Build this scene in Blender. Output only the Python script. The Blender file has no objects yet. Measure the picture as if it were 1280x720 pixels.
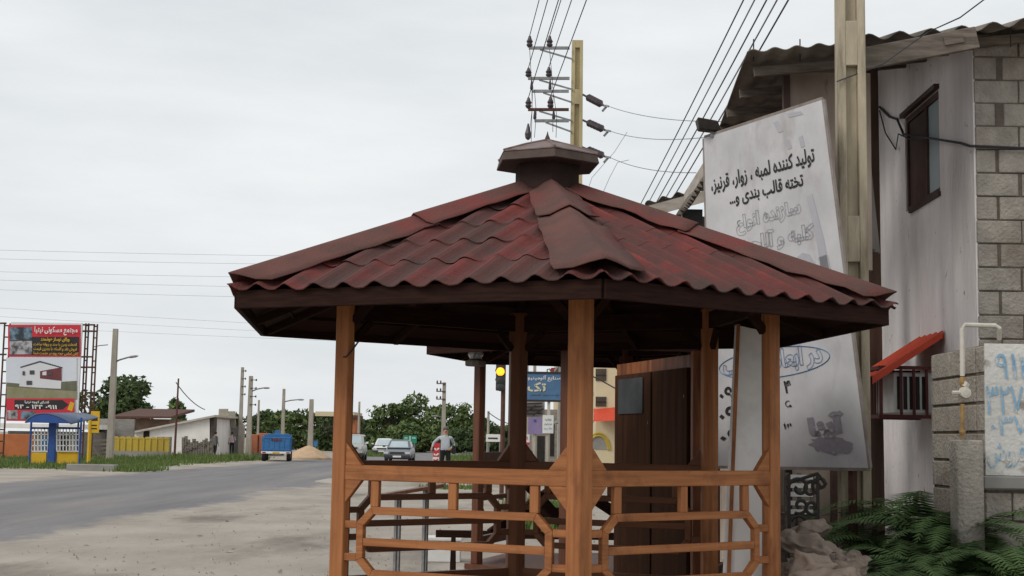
import bpy, math, random, unicodedata
from math import sin, cos, pi, radians, sqrt, atan2
from mathutils import Vector, Matrix, noise as mnoise

# ------------------------------------------------------------------ camera, sky, sun, exposure
SC = bpy.context.scene
COL = SC.collection
FPX, TH, RO, CAMH = 1750.0, 0.1073, 0.0162, 1.6
cam_d = bpy.data.cameras.new('camera')
cam = bpy.data.objects.new('camera', cam_d)
COL.objects.link(cam)
cam_d.sensor_width = 36.0
cam_d.lens = FPX / 1280 * 36.0
cam_d.clip_start = 0.1
cam_d.clip_end = 3000
cam.matrix_world = Matrix.Translation((0, 0, CAMH)) @ Matrix.Rotation(pi / 2 + TH, 4, 'X') @ Matrix.Rotation(RO, 4, 'Z')
SC.camera = cam

SUN_EL, SUN_AZ = radians(38), radians(232)     # azimuth clockwise from +Y: the veiled sun stands behind and left of the viewer
world = bpy.data.worlds.new('World')
SC.world = world
world.use_nodes = True
nt = world.node_tree
bg = nt.nodes['Background']
sky = nt.nodes.new('ShaderNodeTexSky')
sky.sky_type = 'NISHITA'
sky.sun_disc = False
sky.sun_elevation = SUN_EL
sky.sun_rotation = SUN_AZ
sky.dust_density = 3.0
tc = nt.nodes.new('ShaderNodeTexCoord')
mp = nt.nodes.new('ShaderNodeMapping')
mp.inputs['Scale'].default_value = (1.0, 1.0, 4.5)
nz = nt.nodes.new('ShaderNodeTexNoise')
nz.inputs['Scale'].default_value = 3.2
nz.inputs['Detail'].default_value = 6
nz.inputs['Roughness'].default_value = 0.55
rp = nt.nodes.new('ShaderNodeValToRGB')
rp.color_ramp.elements[0].position = 0.32
rp.color_ramp.elements[0].color = (7.5, 7.85, 8.1, 1)
rp.color_ramp.elements[1].position = 0.68
rp.color_ramp.elements[1].color = (9.0, 9.25, 9.35, 1)
mx = nt.nodes.new('ShaderNodeMixRGB')
mx.inputs[0].default_value = 0.95
nt.links.new(tc.outputs['Generated'], mp.inputs['Vector'])
nt.links.new(mp.outputs['Vector'], nz.inputs['Vector'])
nt.links.new(nz.outputs['Fac'], rp.inputs['Fac'])
nt.links.new(sky.outputs['Color'], mx.inputs[1])
nt.links.new(rp.outputs['Color'], mx.inputs[2])
nt.links.new(mx.outputs['Color'], bg.inputs['Color'])
bg.inputs['Strength'].default_value = 0.1

sun_d = bpy.data.lights.new('sun', 'SUN')
sun = bpy.data.objects.new('sun', sun_d)
COL.objects.link(sun)
sun_d.energy = 1.5
sun_d.angle = radians(25)
sun_d.color = (1.0, 0.96, 0.9)
sv = Vector((sin(SUN_AZ) * cos(SUN_EL), cos(SUN_AZ) * cos(SUN_EL), sin(SUN_EL)))
sun.rotation_euler = sv.to_track_quat('Z', 'Y').to_euler()
SC.view_settings.view_transform = 'Standard'
SC.view_settings.look = 'None'
SC.view_settings.exposure = 0.0
SC.view_settings.gamma = 1.0
SC.view_settings.use_curve_mapping = False

# ------------------------------------------------------------------ measuring helpers (photo pixel + distance -> point)
def ray(px, py):
    u, v = px - 640.0, 360.0 - py
    u0 = u * cos(RO) - v * sin(RO)
    v0 = u * sin(RO) + v * cos(RO)
    return Vector((u0, FPX * cos(TH) - v0 * sin(TH), FPX * sin(TH) + v0 * cos(TH)))

def at(px, py, Y):
    d = ray(px, py)
    d = d * (Y / d.y)
    return Vector((d.x, d.y, d.z + CAMH))

def gd(px, py, z=0.0):
    d = ray(px, py)
    k = (z - CAMH) / d.z
    return Vector((d.x * k, d.y * k, z))

def gx(px, Y, z=0.0):
    """ground point at depth Y under picture column px"""
    a = at(px, 549, Y)
    return Vector((a.x, Y, z))

# ------------------------------------------------------------------ materials
MATS = {}
def mat(name, c1, c2=None, scale=4.0, st=(1, 1, 1), rough=0.8, bump=0.0, bscale=None, c3=None, c3lo=0.58, c3hi=0.7, s3=1.5,
        st3=(1, 1, 1), metal=0.0, emit=None, spec=0.3, tone=None, detail=5.0, lo=0.35, hi=0.65):
    """noise mix of two colours, a third colour in blotches, bump; tone = second colour reached through the mesh attribute 'tone'"""
    if name in MATS:
        return MATS[name]
    m = bpy.data.materials.new(name)
    m.use_nodes = True
    t = m.node_tree
    b = t.nodes['Principled BSDF']
    b.inputs['Roughness'].default_value = rough
    b.inputs['Metallic'].default_value = metal
    b.inputs['Specular IOR Level'].default_value = spec
    L = t.links.new
    if c2 is None:
        c2 = tuple(x * 0.8 for x in c1)
    co = t.nodes.new('ShaderNodeTexCoord')
    ma = t.nodes.new('ShaderNodeMapping')
    ma.inputs['Scale'].default_value = st
    L(co.outputs['Object'], ma.inputs['Vector'])
    n = t.nodes.new('ShaderNodeTexNoise')
    n.inputs['Scale'].default_value = scale
    n.inputs['Detail'].default_value = detail
    n.inputs['Roughness'].default_value = 0.6
    L(ma.outputs['Vector'], n.inputs['Vector'])
    mr = t.nodes.new('ShaderNodeMapRange')
    mr.inputs['From Min'].default_value = lo
    mr.inputs['From Max'].default_value = hi
    L(n.outputs['Fac'], mr.inputs['Value'])
    mi = t.nodes.new('ShaderNodeMixRGB')
    mi.inputs[1].default_value = (*c1, 1)
    mi.inputs[2].default_value = (*c2, 1)
    L(mr.outputs['Result'], mi.inputs[0])
    out = mi.outputs['Color']
    if tone is not None:
        a = t.nodes.new('ShaderNodeAttribute')
        a.attribute_name = 'tone'
        mt = t.nodes.new('ShaderNodeMixRGB')
        mt.inputs[2].default_value = (*tone, 1)
        L(a.outputs['Fac'], mt.inputs[0])
        L(out, mt.inputs[1])
        out = mt.outputs['Color']
    if c3 is not None:
        ma3 = t.nodes.new('ShaderNodeMapping')
        ma3.inputs['Scale'].default_value = st3
        ma3.inputs['Location'].default_value = (3.7, 1.3, 5.1)
        L(co.outputs['Object'], ma3.inputs['Vector'])
        n3 = t.nodes.new('ShaderNodeTexNoise')
        n3.inputs['Scale'].default_value = s3
        n3.inputs['Detail'].default_value = 6
        n3.inputs['Roughness'].default_value = 0.65
        L(ma3.outputs['Vector'], n3.inputs['Vector'])
        m3 = t.nodes.new('ShaderNodeMapRange')
        m3.inputs['From Min'].default_value = c3lo
        m3.inputs['From Max'].default_value = c3hi
        L(n3.outputs['Fac'], m3.inputs['Value'])
        i3 = t.nodes.new('ShaderNodeMixRGB')
        i3.inputs[2].default_value = (*c3, 1)
        L(m3.outputs['Result'], i3.inputs[0])
        L(out, i3.inputs[1])
        out = i3.outputs['Color']
    L(out, b.inputs['Base Color'])
    if bump:
        bn = n
        if bscale:
            bn = t.nodes.new('ShaderNodeTexNoise')
            bn.inputs['Scale'].default_value = bscale
            bn.inputs['Detail'].default_value = 6
            L(ma.outputs['Vector'], bn.inputs['Vector'])
        bu = t.nodes.new('ShaderNodeBump')
        bu.inputs['Strength'].default_value = bump
        bu.inputs['Distance'].default_value = 0.02
        L(bn.outputs['Fac'], bu.inputs['Height'])
        L(bu.outputs['Normal'], b.inputs['Normal'])
    if emit:
        b.inputs['Emission Color'].default_value = (*emit[0], 1)
        b.inputs['Emission Strength'].default_value = emit[1]
    MATS[name] = m
    return m

WOOD_V = mat('stained wood vertical', (0.405, 0.160, 0.056), (0.24, 0.086, 0.029), 1.0, (34, 34, 1.8), 0.6, 0.3, c3=(0.16, 0.055, 0.02), s3=4.0, st3=(1.3, 1.3, .5), c3lo=.52, c3hi=.74, lo=.3, hi=.7)
WOOD_H = mat('stained wood horizontal', (0.405, 0.160, 0.055), (0.24, 0.086, 0.029), 1.0, (1.8, 1.8, 38), 0.6, 0.3, c3=(0.155, 0.053, 0.019), s3=4.0, c3lo=.52, c3hi=.74, lo=.3, hi=.7)
DOORW = mat('plain brown door', (0.070, 0.031, 0.016), (0.042, 0.019, 0.011), 1.0, (16, 16, 1.2), 0.9, 0.15, spec=.08, c3=(.04, .02, .013), s3=2)
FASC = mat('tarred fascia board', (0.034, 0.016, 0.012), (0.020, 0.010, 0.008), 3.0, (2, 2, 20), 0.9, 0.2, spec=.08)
SHADEWOOD_V = mat('shaded rear wood vertical', (0.17, 0.062, 0.023), (0.11, 0.040, 0.016), 1.0, (30, 30, 2.2), 0.5, 0.15, lo=.3, hi=.7)  # darker copy of the stained wood: shade under the roof put into the colour
SHADEWOOD_H = mat('shaded rear wood horizontal', (0.16, 0.058, 0.022), (0.105, 0.038, 0.015), 1.0, (2.2, 2.2, 34), 0.5, 0.15, lo=.3, hi=.7)  # rear railings, interior shade painted in the same way
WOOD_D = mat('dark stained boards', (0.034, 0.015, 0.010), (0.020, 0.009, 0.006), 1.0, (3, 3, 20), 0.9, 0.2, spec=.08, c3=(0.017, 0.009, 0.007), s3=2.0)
WOOD_M = mat('mahogany stain', (0.13, 0.045, 0.02), (0.085, 0.028, 0.013), 1.0, (24, 24, 2), 0.5, 0.15)
PLY = mat('veneer board', (0.26, 0.085, 0.027), (0.12, 0.038, 0.013), 1.0, (14, 14, 1.6), 0.5, 0.1, lo=.4, hi=.6)
RAWWOOD = mat('weathered grey timber', (0.2, 0.17, 0.14), (0.11, 0.09, 0.075), 1.0, (4, 4, 30), 0.9, 0.3)
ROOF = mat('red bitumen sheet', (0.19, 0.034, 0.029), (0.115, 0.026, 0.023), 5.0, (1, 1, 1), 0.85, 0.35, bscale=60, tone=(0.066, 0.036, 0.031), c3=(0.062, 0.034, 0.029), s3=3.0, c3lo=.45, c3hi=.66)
ROOFCAP = mat('brown ridge sheet', (0.125, 0.050, 0.040), (0.085, 0.042, 0.035), 4.0, (1, 1, 1), 0.85, 0.35, bscale=60, c3=(0.15, 0.036, 0.031), s3=2.0, c3lo=.5, c3hi=.65)
CUPCAP = mat('weathered cupola sheet', (0.22, 0.165, 0.15), (0.15, 0.105, 0.095), 8.0, (1, 1, 1), 0.7, 0.2, c3=(0.11, 0.06, 0.05), s3=4.0)
CUPEDGE = mat('cupola edge brown', (0.085, 0.058, 0.046), (0.055, 0.036, 0.029), 8.0, (1, 1, 1), 0.7, 0.2)
CUPDARK = mat('dark purple brown drum', (0.040, 0.026, 0.023), (0.026, 0.017, 0.015), 6.0, (1, 1, 1), 0.9, 0.1, spec=.08)
STEEL = mat('dull steel', (0.30, 0.30, 0.30), (0.2, 0.2, 0.2), 12, rough=0.5, metal=0.6)
IRON = mat('black iron', (0.022, 0.02, 0.02), (0.04, 0.03, 0.025), 14, rough=0.6)
RUST = mat('rusty steel', (0.12, 0.055, 0.038), (0.07, 0.035, 0.027), 9, rough=0.85, bump=.2)
CONC = mat('pole concrete', (0.48, 0.42, 0.31), (0.36, 0.31, 0.23), 3.0, (3, 3, .7), 0.95, 0.25, bscale=30, c3=(0.17, 0.14, 0.10), s3=2.0, st3=(3, 3, .4), c3lo=.5, c3hi=.72)
CONCY = mat('yellowish pole concrete', (0.50, 0.42, 0.24), (0.38, 0.32, 0.19), 2.0, (2, 2, .6), 0.95, 0.1)
CONCF = mat('far pole concrete', (0.38, 0.345, 0.29), (0.28, 0.25, 0.21), 1.5, (2, 2, .6), 0.95)
CONCG = mat('grey concrete', (0.30, 0.285, 0.265), (0.22, 0.21, 0.195), 1.2, (1, 1, 1), 0.95, 0.1)
BLOCK = mat('cement block', (0.385, 0.35, 0.305), (0.26, 0.235, 0.205), 4.0, (1, 1, 1), 0.95, 1.0, bscale=38, c3=(0.19, 0.155, 0.125), s3=1.6, c3lo=.5, c3hi=.75)
MORTAR = mat('mortar', (0.15, 0.125, 0.10), (0.09, 0.075, 0.06), 8.0, (1, 1, 1), 0.95, 0.5, bscale=40)
BLOCKF = mat('far block wall', (0.27, 0.25, 0.23), (0.19, 0.175, 0.16), 1.5, (1, 1, 3), 0.95)
PLASTER = mat('dirty white plaster', (0.86, 0.82, 0.81), (0.70, 0.655, 0.645), 1.7, (1.8, 1.8, .4), 0.9, 0.9, bscale=16, c3=(0.20, 0.16, 0.14), s3=7.5, st3=(1, 1, .6), c3lo=.655, c3hi=.70)
PLASTER_B = mat('brown stained plaster', (0.36, 0.30, 0.25), (0.25, 0.2, 0.165), 2.0, (1, 1, .5), 0.9, 0.3, c3=(0.09, 0.06, 0.05), s3=3, st3=(2, 2, .5), c3lo=.6, c3hi=.7)
WHITEW = mat('white wall paint', (0.80, 0.78, 0.74), (0.68, 0.66, 0.62), 1.0, (1, 1, .5), 0.9)
CREAM = mat('cream render', (0.62, 0.52, 0.34), (0.56, 0.47, 0.31), 1.0, rough=0.9)
ASBEST = mat('old fibre cement sheet', (0.23, 0.205, 0.175), (0.135, 0.118, 0.10), 2.5, (1, 1, 1), 0.95, 0.3, bscale=30, c3=(0.24, 0.22, 0.18), s3=1.6)
GLASS = mat('dull window glass', (0.42, 0.50, 0.53), (0.34, 0.41, 0.44), 1.0, rough=0.25, spec=0.5)  # pale base colour stands in for a reflection on the glass
GLASS_D = mat('dark glass', (0.03, 0.035, 0.04), (0.02, 0.024, 0.03), 1.0, rough=0.1, spec=0.6)
DARK = mat('dark opening', (0.03, 0.028, 0.026), (0.02, 0.018, 0.017), 3, rough=0.9)
WINFR = mat('brown window frame', (0.075, 0.042, 0.034), (0.05, 0.028, 0.024), 6, rough=0.6)
SIGNW = mat('faded white sign sheet', (0.60, 0.595, 0.605), (0.46, 0.455, 0.465), 1.4, (1, 1, 1), 0.85, spec=.1, c3=(0.33, 0.31, 0.30), s3=2.6, st3=(1, 1, .5), c3lo=.53, c3hi=.78)
WHITEP = mat('white paint', (0.72, 0.72, 0.70), (0.62, 0.62, 0.6), 5, rough=0.5)
WHITEB = mat('white laminate', (0.80, 0.79, 0.77), (0.70, 0.68, 0.66), 2.0, (1, 1, .6), 0.45, c3=(0.55, 0.53, 0.51), s3=2.5, c3lo=.55, c3hi=.85)
BLACKP = mat('black lettering', (0.02, 0.02, 0.022), (0.03, 0.03, 0.03), 6, rough=0.7)
GREYL = mat('grey outline lettering', (0.30, 0.30, 0.32), (0.24, 0.24, 0.26), 6, rough=0.7)
GREYS = mat('grey faded print', (0.38, 0.38, 0.41), (0.44, 0.44, 0.46), 4, rough=0.7)
PURPL = mat('faded purple print', (0.25, 0.23, 0.26), (0.30, 0.28, 0.31), 14, rough=0.9, c3=(.44, .435, .445), s3=22, c3lo=.60, c3hi=.68)
BLUEL = mat('blue outline lettering', (0.10, 0.20, 0.38), (0.14, 0.25, 0.42), 6, rough=0.7)
BLUEG = mat('blue spray paint', (0.16, 0.36, 0.56), (0.30, 0.46, 0.60), 7, rough=0.8, c3=(.62, .62, .60), s3=9, c3lo=.52, c3hi=.62)
REDP = mat('red paint', (0.52, 0.035, 0.045), (0.44, 0.03, 0.038), 3, rough=0.6)
ORANGER = mat('orange red sheet', (0.60, 0.075, 0.035), (0.48, 0.06, 0.028), 5, rough=0.55, c3=(0.30, 0.06, 0.035), s3=9, c3lo=.6, c3hi=.7)
YELP = mat('yellow paint', (0.66, 0.40, 0.02), (0.56, 0.34, 0.025), 2, rough=0.7)
YELW = mat('yellow wall paint', (0.50, 0.37, 0.06), (0.40, 0.29, 0.055), 1.2, (1, 1, .3), 0.85)
BLUEP = mat('blue paint', (0.03, 0.09, 0.30), (0.025, 0.07, 0.24), 3, rough=0.5)
BLUEP2 = mat('sky blue paint', (0.045, 0.17, 0.38), (0.038, 0.135, 0.31), 3, rough=0.5)
BLUESIGN = mat('faded blue board', (0.085, 0.17, 0.30), (0.07, 0.145, 0.26), 3, rough=0.5)
CANOPYB = mat('blue grey canopy sheet', (0.10, 0.14, 0.22), (0.08, 0.11, 0.18), 3, rough=0.4)
ORANGEW = mat('orange wall', (0.46, 0.16, 0.06), (0.37, 0.125, 0.05), 1.5, rough=0.9)
BRICKO = mat('orange brick stack', (0.44, 0.16, 0.085), (0.36, 0.13, 0.075), 2, (1, 1, 4), 0.9)
SAND = mat('pale sand', (0.52, 0.37, 0.24), (0.43, 0.30, 0.19), 3, rough=0.95, bump=.5)
SACK = mat('pale dusty sacking', (0.30, 0.235, 0.19), (0.21, 0.165, 0.135), 6, rough=0.95, bump=.6, bscale=18, c3=(0.13, 0.10, 0.08), s3=3)
TYRE = mat('tyre rubber', (0.02, 0.02, 0.02), (0.03, 0.03, 0.03), 6, rough=0.85)
SKIN = mat('skin', (0.42, 0.23, 0.16), (0.38, 0.2, 0.14), 8, rough=0.6)
SHIRT = mat('pale shirt', (0.42, 0.45, 0.48), (0.36, 0.39, 0.42), 7, rough=0.9)
TROUS = mat('black trousers', (0.014, 0.014, 0.017), (0.02, 0.02, 0.023), 7, rough=0.9)
GREYCL = mat('grey coat', (0.14, 0.13, 0.13), (0.1, 0.1, 0.1), 7, rough=0.9)
PINKCL = mat('pale pink shirt', (0.52, 0.42, 0.42), (0.46, 0.37, 0.37), 7, rough=0.9)
HAIR = mat('dark hair', (0.02, 0.017, 0.015), (0.03, 0.025, 0.02), 7, rough=0.8)
HAIRG = mat('grey hair', (0.16, 0.14, 0.125), (0.11, 0.1, 0.09), 7, rough=0.8)
GREYCAR = mat('grey car paint', (0.12, 0.13, 0.145), (0.105, 0.115, 0.13), 2, rough=0.3, spec=.6)
WHITECAR = mat('white car paint', (0.66, 0.66, 0.65), (0.6, 0.6, 0.6), 2, rough=0.3, spec=.6)
SUVPAINT = mat('pale grey beige car paint', (0.42, 0.41, 0.38), (0.36, 0.35, 0.33), 2, rough=0.35, spec=.6)
LAMPG = mat('headlamp glass', (0.6, 0.62, 0.63), (0.5, 0.52, 0.55), 8, rough=0.15, spec=.7)
TAILR = mat('red lamp lens', (0.35, 0.015, 0.012), (0.3, 0.012, 0.01), 8, rough=0.3)
BUMPER = mat('dark plastic bumper', (0.035, 0.035, 0.037), (0.045, 0.045, 0.047), 5, rough=0.6)
PIPEY = mat('yellow gas pipe', (0.40, 0.25, 0.08), (0.22, 0.13, 0.06), 9, rough=0.6)
PIPEW = mat('white gas pipe', (0.62, 0.59, 0.52), (0.48, 0.44, 0.38), 9, rough=0.5)
GREENS = mat('green road sign', (0.02, 0.26, 0.16), (0.02, 0.22, 0.14), 4, rough=0.5)
LILAC = mat('lilac board', (0.26, 0.20, 0.36), (0.22, 0.17, 0.31), 4, rough=0.6)
FROND = mat('fern green', (0.046, 0.10, 0.026), (0.028, 0.064, 0.018), 6, rough=0.7, tone=(0.085, 0.13, 0.036))
LEAF_D = mat('dark leaves', (0.058, 0.094, 0.034), (0.036, 0.063, 0.023), 0.8, rough=0.8, tone=(0.10, 0.135, 0.05))
LEAF_M = mat('mid green leaves', (0.080, 0.122, 0.036), (0.055, 0.090, 0.028), 0.8, rough=0.8, tone=(0.135, 0.175, 0.06))
GRASS = mat('verge grass', (0.085, 0.15, 0.028), (0.06, 0.11, 0.024), 0.6, rough=0.85, tone=(0.15, 0.185, 0.06))
BARK = mat('bark', (0.11, 0.085, 0.062), (0.07, 0.055, 0.04), 3, (3, 3, 1), 0.95)
WIREM = mat('cable black', (0.05, 0.05, 0.055), (0.04, 0.04, 0.045), 3, rough=0.7)
WIREG = mat('weathered grey conductor', (0.24, 0.25, 0.26), (0.2, 0.21, 0.22), 3, rough=0.7)
PORC = mat('brown porcelain', (0.06, 0.045, 0.05), (0.045, 0.035, 0.04), 5, rough=0.4)

# ------------------------------------------------------------------ object helpers
def tag(o, label=None, cat=None, group=None, kind=None):
    if label: o['label'] = label
    if cat: o['category'] = cat
    if group: o['group'] = group
    if kind: o['kind'] = kind
    return o

def thing(name, label, cat, loc=(0, 0, 0), group=None):
    o = bpy.data.objects.new(name, None)
    COL.objects.link(o)
    o.location = loc
    o.empty_display_size = 0.2
    return tag(o, label, cat, group)

def copy_tree(o, parent=None):
    c = o.copy()
    COL.objects.link(c)
    c.parent = parent
    for ch in o.children:
        copy_tree(ch, c)
    return c

def root_loc(o):
    v = Vector((0, 0, 0))
    while o is not None:
        v += o.location
        o = o.parent
    return v

class MB:
    def __init__(self):
        self.v, self.f, self.m, self.t = [], [], [], []
        self.mi, self.tone = 0, 0.0

    def face(self, *idx):
        self.f.append(tuple(idx)); self.m.append(self.mi); self.t.append(self.tone)

    def add(self, pts):
        n = len(self.v)
        self.v += [Vector(p) for p in pts]
        return n

    def quad(self, a, b, c, d):
        n = self.add((a, b, c, d)); self.face(n, n + 1, n + 2, n + 3)

    def poly(self, pts):
        n = self.add(pts); self.face(*range(n, n + len(pts)))

    def hexa(self, p):                       # p: 4 bottom (ccw) + 4 top
        n = self.add(p)
        for q in ((3, 2, 1, 0), (4, 5, 6, 7), (0, 1, 5, 4), (1, 2, 6, 5), (2, 3, 7, 6), (3, 0, 4, 7)):
            self.face(*[n + i for i in q])

    def box(self, a, b):
        (x0, y0, z0), (x1, y1, z1) = a, b
        self.hexa([(x0, y0, z0), (x1, y0, z0), (x1, y1, z0), (x0, y1, z0), (x0, y0, z1), (x1, y0, z1), (x1, y1, z1), (x0, y1, z1)])

    def bar(self, a, b, w, h, up=(0, 0, 1)):  # box from a to b, w sideways, h along up
        a, b, up = Vector(a), Vector(b), Vector(up)
        d = (b - a).normalized()
        s = d.cross(up)
        if s.length < 1e-4:
            s = d.cross(Vector((0, 1, 0)))
        s.normalize()
        u = s.cross(d).normalized()
        s, u = s * (w / 2), u * (h / 2)
        self.hexa([a - s - u, a + s - u, b + s - u, b - s - u, a - s + u, a + s + u, b + s + u, b - s + u])

    def tube(self, pts, r, n=6, cap=True):
        pts = [Vector(p) for p in pts]
        R = r if isinstance(r, (list, tuple)) else [r] * len(pts)
        rings = []
        ref = None
        for i, p in enumerate(pts):
            d = (pts[min(i + 1, len(pts) - 1)] - pts[max(i - 1, 0)]).normalized()
            if ref is None:
                ref = d.orthogonal().normalized()
            s = (ref - d * ref.dot(d))
            s = s.normalized() if s.length > 1e-5 else d.orthogonal().normalized()
            ref = s
            u = d.cross(s)
            rings.append(self.add([p + (s * cos(2 * pi * k / n) + u * sin(2 * pi * k / n)) * R[i] for k in range(n)]))
        for a, b in zip(rings, rings[1:]):
            for k in range(n):
                self.face(a + k, a + (k + 1) % n, b + (k + 1) % n, b + k)
        if cap:
            self.face(*[rings[0] + k for k in range(n)][::-1])
            self.face(*[rings[-1] + k for k in range(n)])

    def rings(self, rr, cap=True):
        ids = [self.add(r) for r in rr]
        n = len(rr[0])
        for a, b in zip(ids, ids[1:]):
            for k in range(n):
                self.face(a + k, a + (k + 1) % n, b + (k + 1) % n, b + k)
        if cap:
            self.face(*[ids[0] + k for k in range(n)][::-1])
            self.face(*[ids[-1] + k for k in range(n)])

    def lathe(self, prof, c, n=12, axis='Z', rot=0.0):
        c = Vector(c)
        def P(r, h, a):
            x, y = r * cos(a), r * sin(a)
            return c + Vector({'Z': (x, y, h), 'X': (h, x, y), 'Y': (y, h, x)}[axis])
        self.rings([[P(r, h, rot + 2 * pi * k / n) for k in range(n)] for r, h in prof])

    def prism(self, pts, vec):
        pts = [Vector(p) for p in pts]
        vec = Vector(vec)
        n = self.add(pts)
        m = self.add([p + vec for p in pts])
        k = len(pts)
        self.face(*range(n, n + k))
        self.face(*range(m + k - 1, m - 1, -1))
        for i in range(k):
            j = (i + 1) % k
            self.face(n + j, n + i, m + i, m + j)

    def build(self, name, mats, parent=None, smooth=False, bevel=0.0, solid=0.0):
        me = bpy.data.meshes.new(name)
        off = root_loc(parent) if parent else Vector((0, 0, 0))
        me.from_pydata([tuple(p - off) for p in self.v], [], self.f)
        if not isinstance(mats, (list, tuple)):
            mats = [mats]
        for m in mats:
            me.materials.append(m)
        me.polygons.foreach_set('material_index', self.m)
        if smooth:
            me.polygons.foreach_set('use_smooth', [True] * len(self.f))
        if any(self.t):
            a = me.attributes.new('tone', 'FLOAT', 'FACE')
            a.data.foreach_set('value', self.t)
        me.update()
        o = bpy.data.objects.new(name, me)
        COL.objects.link(o)
        if parent: o.parent = parent
        if bevel:
            md = o.modifiers.new('bevel', 'BEVEL'); md.width = bevel; md.segments = 1; md.limit_method = 'ANGLE'
        if solid:
            md = o.modifiers.new('solid', 'SOLIDIFY'); md.thickness = solid; md.offset = -1
        return o

# ---- lettering: joined forms of Persian letters, laid out right to left
FORMS = {}
for cp in list(range(0xFB50, 0xFDFF)) + list(range(0xFE70, 0xFEFD)):
    d = unicodedata.decomposition(chr(cp)).split()
    if len(d) == 2 and d[0] in ('<isolated>', '<final>', '<initial>', '<medial>'):
        FORMS.setdefault(chr(int(d[1], 16)), {})[d[0][1:-1]] = chr(cp)

def shape(s):
    out = []
    for i, ch in enumerate(s):
        f = FORMS.get(ch)
        if not f:
            out.append(ch); continue
        pj = i > 0 and 'initial' in FORMS.get(s[i - 1], {})
        nj = 'initial' in f and i + 1 < len(s) and 'final' in FORMS.get(s[i + 1], {})
        k = 'medial' if pj and nj else 'final' if pj else 'initial' if nj else 'isolated'
        out.append(f.get(k) or f.get('isolated') or ch)
    out.reverse()
    res, run = [], []
    for ch in out:
        if ch.isdigit():
            run.append(ch)
        else:
            res += run[::-1]; run = []; res.append(ch)
    res += run[::-1]
    return ''.join(res)

def lettering(s, centre, right, up, width, height, m, parent, name='lettering', bold=0.0, outline=0.0, depth=0.004, persian=True):
    """the words s as a flat mesh centred on `centre`, stretched to width x height"""
    c = bpy.data.curves.new('letters', 'FONT')
    c.body = shape(s) if persian else s
    c.resolution_u = 3
    c.offset = bold
    if outline:
        c.fill_mode = 'NONE'; c.bevel_depth = outline; c.bevel_resolution = 0
    o = bpy.data.objects.new('letters', c)
    COL.objects.link(o)
    bpy.context.view_layer.update()
    me = bpy.data.meshes.new_from_object(o.evaluated_get(bpy.context.evaluated_depsgraph_get()))
    bpy.data.objects.remove(o); bpy.data.curves.remove(c)
    xs = [v.co.x for v in me.vertices]; ys = [v.co.y for v in me.vertices]
    x0, x1, y0, y1 = min(xs), max(xs), min(ys), max(ys)
    right, up = Vector(right).normalized(), Vector(up).normalized()
    nrm = right.cross(up).normalized()
    off = root_loc(parent)
    kx, ky = width / (x1 - x0), height / (y1 - y0)
    for v in me.vertices:
        p = Vector(centre) + right * ((v.co.x - (x0 + x1) / 2) * kx) + up * ((v.co.y - (y0 + y1) / 2) * ky) + nrm * (v.co.z * kx + depth)
        v.co = p - off
    me.materials.clear(); me.materials.append(m)
    for p in me.polygons: p.material_index = 0
    me.name = name
    ob = bpy.data.objects.new(name, me)
    COL.objects.link(ob)
    ob.parent = parent
    return ob

rnd = random.Random(7)

# ------------------------------------------------------------------ ground, road
def build_ground():
    b = MB()
    b.quad((-1500, -60, 0), (1500, -60, 0), (1500, 2500, 0), (-1500, 2500, 0))
    m = mat('trodden dirt', (0.40, 0.355, 0.305), (0.27, 0.236, 0.198), 0.6, (1, .55, 1), 0.95, 0.9, bscale=7, c3=(0.17, 0.143, 0.12), s3=0.45, st3=(1, .4, 1), c3lo=.52, c3hi=.70, detail=8, lo=.3, hi=.7)
    tag(b.build('dirt_ground', m), kind='structure')

def road_x(y, side):          # road edges: side 0 near-right edge, 1 far-left edge
    x = 0.049 * y + (-8.55 if side == 0 else -17.6)
    return x

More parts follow.
